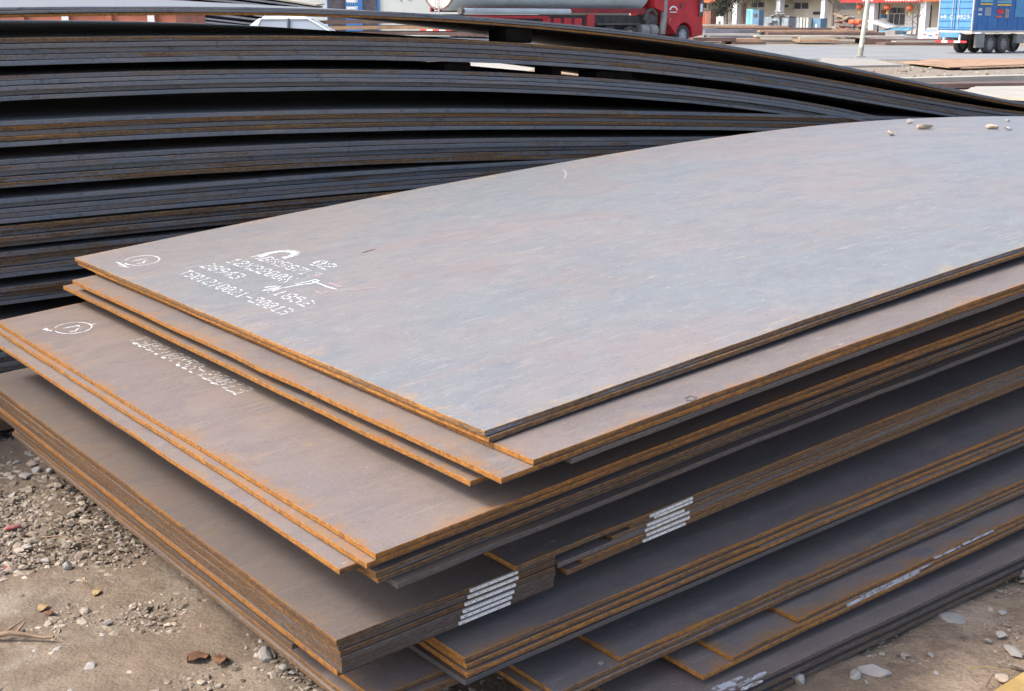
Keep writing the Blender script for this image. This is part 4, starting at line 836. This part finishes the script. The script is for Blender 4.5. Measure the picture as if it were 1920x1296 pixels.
    m = MB(); m.hexa([(L+.1, -hw+.05, .6), (L+1.6, -hw+.05, .6), (L+1.6, hw-.05, .6), (L+.1, hw-.05, .6), (L+.1, -hw+.1, 2.3), (L+1.35, -hw+.1, 2.3), (L+1.35, hw-.1, 2.3), (L+.1, hw-.1, 2.3)]); m.build('cab', M['lblue'], r)
    wheel(r, L+.95, -hw+.17, .41, .26); wheel(r, L+.95, hw-.17, .41, .26)
blue_truck()
def sedan(loc, rz, label, sc=1.):
    r = empty('parked_car', loc, rz, label, 'car'); r.scale = (sc,)*3
    body = [(-2.25, .28), (-2.27, .62), (-2.2, .86), (-1.55, .95), (.95, .93), (1.9, .82), (2.22, .66), (2.25, .3), (1.75, .24)]+[(1.38+.36*math.cos(t), .26+.36*math.sin(t)) for t in np.linspace(0.05, math.pi-.05, 9)]+[(-.9, .22)]+[(-1.3+.36*math.cos(t), .26+.36*math.sin(t)) for t in np.linspace(.05, math.pi-.05, 9)]+[(-1.75, .24)]
    m = MB(); m.prism(body, -.84, .84, 'y'); b = fix_normals(m.build('body', M['white_car'], r))
    lo, hi = [(-1.72, .94), (1.0, .93)], [(-1.05, 1.40), (.18, 1.42)]
    def roofpts(ins, x0, x1, xa, xb, zt, wb, wt): return [(x0, -wb, .93), (x1, -wb, .93), (x1, wb, .93), (x0, wb, .93), (xa, -wt, zt), (xb, -wt, zt), (xb, wt, zt), (xa, wt, zt)]
    m = MB(); m.hexa(roofpts(0, -1.68, .98, -1.0, .12, 1.41, .76, .60)); c = m.build('cabin_glass', M['carglass'], r)
    m = MB(); m.hexa([(-1.06, -.64, 1.39), (.18, -.64, 1.40), (.18, .64, 1.40), (-1.06, .64, 1.39), (-.95, -.55, 1.47), (.05, -.55, 1.475), (.05, .55, 1.475), (-.95, .55, 1.47)]); m.build('roof', M['white_car'], r)
    for s in (-1, 1):
        for q in (([(.98, .77, .93), (.14, .615, 1.41)], .028), ([(-.35, .785, .93), (-.35, .625, 1.41)], .035)):
            (a, bb), rr = q; m = MB(); m.tube([(a[0], s*a[1], a[2]), (bb[0], s*bb[1], bb[2])], rr, 6); m.build('pillar', M['white_car' if rr < .03 else 'chassis'], r)
        m = MB(); P_ = [(-1.72, s*.772, .93), (-1.25, s*.772, .93), (-1.02, s*.62, 1.41), (-1.10, s*.615, 1.40)]; m.hexa([P_[0], P_[1], (P_[1][0], P_[1][1]-s*.04, .93), (P_[0][0], P_[0][1]-s*.04, .93), P_[3], P_[2], (P_[2][0], P_[2][1]-s*.04, 1.41), (P_[3][0], P_[3][1]-s*.04, 1.40)]); fix_normals(m.build('rear_pillar', M['white_car'], r))
        m = MB(); m.box((.78, s*.90, 1.0), (.14, .2, .13)); m.build('door_mirror', M['white_car'], r)
        m = MB(); m.box((-2.25, s*.66, .72), (.06, .28, .16)); m.build('tail_light', M['redp'], r); m = MB(); m.box((2.21, s*.62, .62), (.08, .34, .14)); m.build('headlight', M['rim'], r)
        for x in (-1.3, 1.38): wheel(r, x, s*.76, .30, .19)
    m = MB(); m.box((-2.28, 0, .60), (.02, .48, .13)); m.build('number_plate', M['bluesign'], r)
    return r
p = atY(572, 60, 33.5); sedan((p[0], 33.5, 0), R(4), 'pale white sedan seen through the gap under the top plates')
p = atY(1749, 64, 89.0); sedan((p[0], 89.0, 0), R(66), 'small white car parked behind the blue truck by the columns', .58)

# ---------------------------------------------------------------- buildings
F0, F1 = atY(1378, 30, 115)[:2], atY(1731, 30, 100)[:2]; Fe = (F1-F0)/np.linalg.norm(F1-F0); Fn = np.array([Fe[1], -Fe[0]]); Fn = Fn if Fn[1] < 0 else -Fn; Frz = math.atan2(Fe[1], Fe[0])
def fac(x, y, out=0.):
    r = ray(x, y); o = F0+Fn*out; k = (o@Fn)/(r[0]*Fn[0]+r[1]*Fn[1]); q = r*k; return float((q[:2]-F0)@Fe), float(q[2]+CAMH)
shop = empty('shop_building', (F0[0], F0[1], 0), Frz, 'cream shop row with white columns, lanterns and a red banner across the road', 'building')
def fb(name, mat, x0, y0, x1, y1, out, dep, parent=shop, z0=None, z1=None):
    s0, za = fac(x0, y0, out); s1, _ = fac(x1, y0, out); _, zb = fac((x0+x1)/2, y1, out); za = za if z1 is None else z1; zb = zb if z0 is None else z0
    loc_y = -out if True else 0
    m = MB(); m.box(((s0+s1)/2, (-out+dep/2)*FS, (za+zb)/2), (abs(s1-s0), dep, abs(za-zb))); o = m.build(name, M[mat], parent); return o
FS = 1.0 if (Matrix.Rotation(Frz, 2) @ Vector((0, 1))).dot(Vector(Fn)) < 0 else -1.0
s0, s1 = fac(1180, 40)[0], fac(2150, 40)[0]
m = MB(); m.box(((s0+s1)/2, .4*FS, 3.2), (s1-s0, .8, 6.4)); m.build('wall', M['wall'], shop)
m = MB(); m.box(((s0+s1)/2, -1.0*FS, 3.25), (s1-s0, 2.0, .5)); m.build('canopy', M['wall'], shop)
for x0, x1 in ((1290, 1298), (1374.5, 1382.5), (1455.5, 1463), (1540, 1547), (1631.5, 1640), (1726.5, 1737.5), (1833, 1845)):
    fb('column', 'column', x0, 4, x1, 60, 1.8, .55, z0=0, z1=3.1)
def fwin(x0, y0, x1, y1, mat='darkpane', nx=2, ny=1, out=.02):
    fr = fb('window', 'frame', x0, y0, x1, y1, out+.03, .06)
    for i in range(nx):
        for j in range(ny):
            w, h = (x1-x0)/nx, (y1-y0)/ny; fb('pane', mat, x0+w*i+.9, y0+h*j+.8, x0+w*(i+1)-.9, y0+h*(j+1)-.8, out+.06, .04, fr)
fwin(1408, 4, 1433, 14.5); fwin(1334, 3, 1357, 12); fwin(1335, 14, 1357, 32, 'darkpane', 3, 1); fwin(1489, 4.5, 1516, 17.5); fwin(1523.5, 21, 1539, 28.5, 'darkpane', 1); fwin(1667, 14, 1697, 25.5); fwin(1666, 26, 1697, 47.5, 'darkpane', 3); fwin(1563, 3, 1605, 18.5, 'machine', 2)
for x0, y0, x1, y1, nm, mt in ((1641, 4, 1650, 60, 'door', 'darkpane'), (1738, 10, 1747, 70, 'door', 'darkpane'), (1652, 19, 1662, 26, 'notice', 'brownbox'), (1652, 27, 1662, 34, 'notice', 'bluesign'), (1652, 34.5, 1662, 46, 'notice', 'white'), (1576, 13.5, 1602, 18, 'notice', 'bluesign'), (1363, 6, 1372, 40, 'wall_panel', 'cream'), (1384, 6, 1398, 46, 'door', 'brownbox'), (1698, 26, 1722, 64, 'wall_panel', 'white'), (1655, 49, 1698, 66, 'wall_panel', 'white')):
    fb(nm, mt, x0, y0, x1, y1, .06, .07)
for x0, y0, x1, y1 in ((1315.5, 4, 1328.5, 18), (1468, 7, 1482, 16.5)):
    o = fb('air_conditioner', 'cream', x0, y0, x1, y1, .45, .42); fb('fan_grille', 'chassis', x0+(x1-x0)*.22, y0+2.2, x0+(x1-x0)*.72, y1-2.5, .48, .03, o)
def banner():
    a = fac(1575, 0, 2.06)[0]; b = fac(1729, 0, 2.06)[0]; z0 = fac(1650, 4.6, 2.06)[1]; m = MB(); H = .55
    m.box(((a+b)/2, -2.08*FS, z0+H/2), (b-a, .06, H)); o = m.build('banner', M['redp'], shop)
    a2, b2 = fac(1660, 0, 2.06)[0], fac(1726, 0, 2.06)[0]; n = 12; m = MB(); cw = (b2-a2)/n
    a3 = fac(1618, 0, 2.06)[0]
    for st, txt in ((a2, '13666660388X'), (a3, '6300')):
        for i, ch in enumerate(txt):
            for r_, row_ in enumerate(FONT[ch].split()):
                for c, bit in enumerate(row_):
                    if bit == '1': m.box((st+cw*(i+.1)+cw*.16*c, -2.13*FS, z0+.46-r_*.058), (cw*.16, .02, .06))
    tag(m.build('banner_lettering', M['white'], o), kind='stuff')
    a, b = fac(1731, 0, 2.06)[0], fac(1764, 0, 2.06)[0]; m = MB(); m.box(((a+b)/2, -2.08*FS, z0+H/2+.05), (b-a, .06, H)); o = m.build('side_banner', M['orange'], shop)
    for k in range(4): m = MB(); m.box((a+(b-a)*(.15+.22*k), -2.13*FS, z0+.25), ((b-a)*.13, .02, .2)); m.build('banner_character', M['yellow'], o)
    a, b = fac(1296, 0, 2.06)[0], fac(1344, 0, 2.06)[0]; m = MB(); m.box(((a+b)/2, -2.08*FS, z0+H/2+.08), (b-a, .06, H)); m.build('left_banner', M['orange'], shop)
banner()
def lantern(x, y, rad, label):
    s, z = fac(x, y, 1.6); q = F0+Fe*s+Fn*1.6; r = empty('paper_lantern', (q[0], q[1], z-rad), 0, label, 'lantern', 'red lanterns under the shop canopy'); m = MB(); n = 14
    ro = [(0.25, -1), (.7, -.8), (1.0, -.25), (1.0, .25), (.7, .8), (.25, 1)]
    V = [(math.cos(2*math.pi*j/n)*rad*k*(1+.03*(j % 2)), math.sin(2*math.pi*j/n)*rad*k*(1+.03*(j % 2)), rad+h*rad*.8) for k, h in ro for j in range(n)]
    m.add(V, [(i*n+j, i*n+(j+1) % n, (i+1)*n+(j+1) % n, (i+1)*n+j) for i in range(5) for j in range(n)]+[tuple(range(n-1, -1, -1)), tuple(range(5*n, 6*n))], 0, True); m.build('shade', M['orange'], r)
    m = MB(); m.tube([(0, 0, rad*.2), (0, 0, -rad*.9)], [.03, .07], 6); m.build('tassel', M['yellow'], r); m = MB(); m.tube([(0, 0, rad*1.8), (0, 0, 3.0-z+rad)], .015, 5); m.build('cord', M['chassis'], r)
lantern(1612, 13, .27, 'orange-red lantern hanging left of the leaning pole'); lantern(1664, 14, .27, 'red lantern hanging over the big shop window'); lantern(1706, 15.5, .27, 'red lantern hanging beside the white column')
def fthing(name, label, cat, x0, y0, x1, out, dep, parts, group=None):
    s0, _ = fac(x0, y0, out); s1, _ = fac(x1, y0, out); z1 = fac((x0+x1)/2, y0, out)[1]; w = s1-s0; q = F0+Fe*(s0+s1)/2+Fn*(out-dep/2); r = empty(name, (q[0], q[1], 0), Frz, label, cat, group)
    for nm, mt, a, b, c, d, pr in parts:      # fractions of width and height, protrusion
        m = MB(); m.box(((a+b)/2*w-w/2, -pr*FS/2, (c+d)/2*z1), ((b-a)*w, dep+pr, (d-c)*z1)); m.build(nm, M[mt], r)
fthing('cabinet', 'brown cabinet with orange lettering beside the red cab', 'cabinet', 1313.5, 20, 1333, 3, .7, [('body', 'brownbox', 0, 1, 0, 1, 0), ('lettering', 'orange', .2, .35, .3, .9, .03), ('lettering', 'orange', .5, .62, .3, .85, .03), ('top', 'chassis', -.04, 1.04, 1, 1.04, .05)])
fthing('washing_machine', 'white machine standing before the left shop window', 'machine', 1344, 31, 1356.5, 3.5, .6, [('body', 'white', 0, 1, 0, 1, 0), ('drum_door', 'chassis', .3, .62, .5, .75, .03)])
fthing('cabinet', 'bright cyan cabinet in front of the shops', 'cabinet', 1400, 17, 1411.5, 4, .6, [('body', 'cyan', 0, 1, 0, 1, 0), ('door_line', 'lblue', .46, .54, .05, .95, .02), ('plinth', 'midblue', -.02, 1.02, 0, .05, .05)])
fthing('cabinet', 'dull blue cabinet right of the cyan one', 'cabinet', 1411.8, 18.5, 1423.5, 4, .6, [('body', 'midblue', 0, 1, 0, 1, 0), ('vent', 'chassis', .2, .8, .7, .85, .02), ('door_line', 'machine', .47, .53, .05, .65, .02)])
for x0, y0, x1, lab, top, low in ((1434, 31, 1447.5, 'grey machine with pale lower half, left of three before the shops', 'machine', 'rim'), (1449, 32, 1462, 'plain blue-grey machine, middle of three before the shops', 'machine', 'machine'), (1466, 33, 1478.5, 'grey machine with cream base, right of three before the shops', 'machine', 'cream')):
    fthing('machine_cabinet', lab, 'machine', x0, y0, x1, 5, .9, [('hood', top, 0, 1, .48, 1, 0), ('gap', 'chassis', .05, .95, .40, .48, -.05), ('base', low, 0, 1, 0, .40, 0), ('top_rail', 'chassis', -.05, 1.05, 1, 1.05, .03)], 'machines before the shops')
fthing('panel_rack', 'rack of upright cream and blue panels before the shops', 'rack', 1494, 33, 1516, 5.5, .6, [('panel', 'machine', 0, .22, 0, 1, 0), ('panel', 'cream', .3, .5, 0, 1, .03), ('panel', 'rim', .58, .75, 0, 1, .02), ('panel', 'cream', .82, 1, 0, 1, 0), ('back', 'chassis', 0, 1, .02, .95, -.4)])
fthing('machine_cabinet', 'dark machine with a pale dial left of the brown pile', 'machine', 1524, 34.5, 1539, 5, .8, [('body', 'midblue', 0, 1, 0, 1, 0), ('dial', 'cream', .4, .6, .5, .7, .03), ('foot', 'rim', .3, .7, 0, .15, .03)])
def scrap_heap(label, x0, x1, y0, out, mat, n, seed, nm='plank', sz=1.):
    rs = np.random.RandomState(seed); s0, z1 = fac(x0, y0, out); s1 = fac(x1, y0, out)[0]; q = F0+Fe*(s0+s1)/2+Fn*out; r = empty('scrap_heap', (q[0], q[1], 0), Frz, label, 'heap')
    for i in range(n):
        k = i/n; L = rs.uniform(.5, 1.)*(s1-s0)*(1-.4*k)*sz; T = Matrix.Rotation(rs.uniform(-.35, .35), 3, 'Y') @ Matrix.Rotation(rs.uniform(-.4, .4), 3, 'X')
        m = MB(); m.box((rs.uniform(-.2, .2)*(s1-s0)*(1-k)/sz**.7, rs.uniform(-.5, .5), max(.12, z1*k*.92)), (L, rs.uniform(.15, .7)*sz, rs.uniform(.06, .2)*sz), rs.uniform(-.5, .5), 0, T); m.build(nm, M[mat[i % len(mat)]], r)
scrap_heap('tangled heap of pipes and scrap on top of the grey machines', 1424, 1500, 17, 4.8, ['machine', 'chassis', 'cream', 'bark', 'greybox'], 46, 3, 'scrap_piece', .42)
scrap_heap('brown heap of boards beside the pole', 1549, 1622, 25, 7, ['wood', 'wood', 'brownbox', 'greybox'], 30, 4, 'plank', .7)
scrap_heap('dark heap of scrap in front of the brown boards', 1560, 1632, 44, 9, ['chassis', 'brownbox', 'bark'], 14, 8, 'scrap_piece')
for x, lab in ((1599, 'orange drum, left of two on the scrap'), (1609, 'orange drum, right of two on the scrap')):
    s, z = fac(x, 42, 8.5); q = F0+Fe*s+Fn*8.5; m = MB(); m.tube([(0, -.3, 0), (0, -.27, 0), (0, .27, 0), (0, .3, 0)], [.15, .2, .2, .15], 14); tag(m.build('drum', M['orange'], None, (q[0], q[1], z), .4), lab, 'drum', 'orange drums')
def corrugated(label, x0, y0, x1, y1, out, tiltz, mat):
    s0, za = fac(x0, y0, out); s1, zb = fac(x1, y1, out); q = F0+Fe*s0+Fn*out; n = 36; m = MB(); V = []; D = 1.6
    for i in range(n+1):
        k = i/n; x = (s1-s0)*k; w = .04*math.sin(k*2*math.pi*9)
        for j, (yy, dz) in enumerate(((0, -tiltz), (D*FS, 0))): V.append((x, yy, za+(zb-za)*k+dz+w))
    V += [(x, y, z-.02) for x, y, z in V]; N = 2*(n+1)
    m.add(V, [(2*i, 2*i+2, 2*i+3, 2*i+1) for i in range(n)]+[(N+2*i, N+2*i+1, N+2*i+3, N+2*i+2) for i in range(n)]+[(2*i, N+2*i, N+2*i+2, 2*i+2) for i in range(n)]+[(2*i+1, 2*i+3, N+2*i+3, N+2*i+1) for i in range(n)], 0, True)
    tag(fix_normals(m.build('roof_sheet', M[mat], None, (q[0], q[1], 0), Frz)), label, 'roof sheet')
corrugated('bent bright blue corrugated sheet right of the pole', 1636, 54, 1692, 50, 9, .45, 'corr'); corrugated('pale slanted sheet above the blue corrugated one', 1624, 37, 1664, 50, 8, .1, 'trim')
fthing('block_pile', 'low brown block pile under the blue corrugated sheet', 'pile', 1640, 57, 1700, 9.5, 1.2, [('block', 'wood', 0, .34, 0, .8, 0), ('block', 'greybox', .36, .68, 0, 1, .1), ('block', 'machine', .7, 1, 0, .6, .2)])
# site office behind the tanker
def office():
    Y = 92; a = atY(560, 0, Y); b = atY(1010, 0, Y); L = b[0]-a[0]; r = empty('site_office', (a[0], Y, 0), 0, 'pale site office with a blue signboard and dark doors behind the stacks', 'building')
    m = MB(); m.box((L/2, 2, 2.2), (L, 4, 4.4)); m.build('wall', M['officewall'], r); m = MB(); m.box((L/2, 2, 4.5), (L+.6, 4.6, .2)); m.build('roof', M['trim'], r)
    def px(x): return atY(x, 0, Y)[0]-a[0]
    for x0, x1, mt, nm in ((613, 711, 'bluesign', 'door_surround'),):
        m = MB(); m.box(((px(x0)+px(x1))/2, -.04, 1.75), (px(x1)-px(x0), .12, 3.5)); ds = m.build(nm, M[mt], r)
    for x0, x1 in ((615, 647), (681, 706)): m = MB(); m.box(((px(x0)+px(x1))/2, -.11, 1.7), (px(x1)-px(x0), .06, 3.3)); m.build('glass_door', M['darkpane'], ds)
    m = MB(); m.box(((px(648)+px(680))/2, -.12, 1.7), (px(680)-px(648), .08, 3.3)); sg = m.build('signboard', M['bluesign'], r)
    for yy in (2, 15, 28, -10):
        z = atY(660, yy, Y)[2]
        for k in range(4): m = MB(); m.box((px(651+4.3*k), -.17, z), (.10, .02, .17)); m.build('sign_character', M['white'], sg); m = MB(); m.box((px(653+4.3*k), -.17, z-.03), (.06, .02, .24)); m.build('sign_character', M['white'], sg)
        m = MB(); m.box((px(668.5), -.17, z), (.17, .02, .2)); m.build('sign_character', M['white'], sg); m = MB(); m.box((px(668.5), -.185, z), (.07, .02, .08)); m.build('sign_character', M['bluesign'], sg)
    for x0, z, w in ((740, 2.7, .1), (750, 2.85, .18), (764, 2.9, .25), (768, 2.6, .2), (752, 2.5, .08)): m = MB(); m.box((px(x0), -.02, z), (w, .05, .1)); m.build('red_stain', M['redbox'], r)
office()
# pole and trees
def pole():
    b = at(1612, 108, 0); t = atY(1629, -14, b[1]); r = empty('lamp_pole', (b[0], b[1], 0), 0, 'tall pale pole leaning right beside the road', 'pole'); d = t-b
    m = MB(); m.tube([(0, 0, 0), tuple(d*1.35)], [.095, .07], 14); m.build('shaft', M['pole'], r); m = MB(); m.tube([(0, 0, 0), tuple(d*.16)], [.11, .104], 14); m.build('base_sleeve', M['concrete'], r)
    m = MB(); m.box((0, 0, .03), (.34, .34, .06)); m.build('base_plate', M['concrete'], r); m = MB(); m.box((.10, -.05, .42), (.03, .05, .30)); m.build('hatch', M['chassis'], r)
pole()
def tree(px, y, out, h, label, leaves, seed, r0=.10):
    rs = np.random.RandomState(seed); s = fac(px, 40, out)[0]; q = F0+Fe*s+Fn*out; r = empty('street_tree', (q[0], q[1], 0), 0, label, 'tree', 'trees before the shops')
    m = MB(); tr = [(0, 0, 0), (.03, .02, h*.3), (-.02, 0, h*.6), (.03, 0, h*.85)]; m.tube(tr, [r0, r0*.8, r0*.6, r0*.35], 9); m.build('trunk', M['bark'], r)
    br = MB(); tips = []
    def grow(p, d, L, rr, lev):
        d = d/np.linalg.norm(d); e = p+d*L; mid = p+d*L*.5+rs.normal(size=3)*L*.06; br.tube([tuple(p), tuple(mid), tuple(e)], [rr, rr*.75, rr*.5], 5, 0, False); tips.append(e)
        if lev > 0:
            for _ in range(3): grow(mid if rs.rand() < .4 else e, d+rs.normal(size=3)*.55+np.array([0, 0, .25]), L*rs.uniform(.55, .75), rr*.55, lev-1)
    for i in range(7): a = rs.uniform(0, 6.28); grow(np.array([0, 0, h*rs.uniform(.4, .85)]), np.array([math.cos(a), math.sin(a), .75]), h*.22, r0*.32, 3)
    br.build('crown', M['bark'], r)
    if leaves:
        lf = MB()
        for e in tips:
            for _ in range(9):
                c = e+rs.normal(size=3)*.22; u = rs.normal(size=3); u /= np.linalg.norm(u); w = np.cross(u, rs.normal(size=3)); w /= np.linalg.norm(w); z = rs.uniform(.05, .11); lf.add([c+u*z, c+w*z*.6, c-u*z, c-w*z*.6], [(0, 1, 2, 3)])
        lf.build('foliage', M['foliage'], r)
tree(1363, 0, 5, 3.6, 'dark leafy tree left of the second white column', True, 2, .09); tree(1392, 0, 4, 4.2, 'dark leafy tree right of the second white column', True, 9, .11)
tree(1561, 0, 5, 3.8, 'dark bare tree left of the brown board heap', False, 5, .13); tree(1711, 0, 6, 2.7, 'thin bare tree before the white wall right of the big window', False, 6, .05); tree(1720, 0, 4, 2.5, 'thin bare tree close to the white column', False, 12, .06)
scene.cycles.max_bounces = 5; scene.cycles.diffuse_bounces = 3; scene.cycles.glossy_bounces = 3
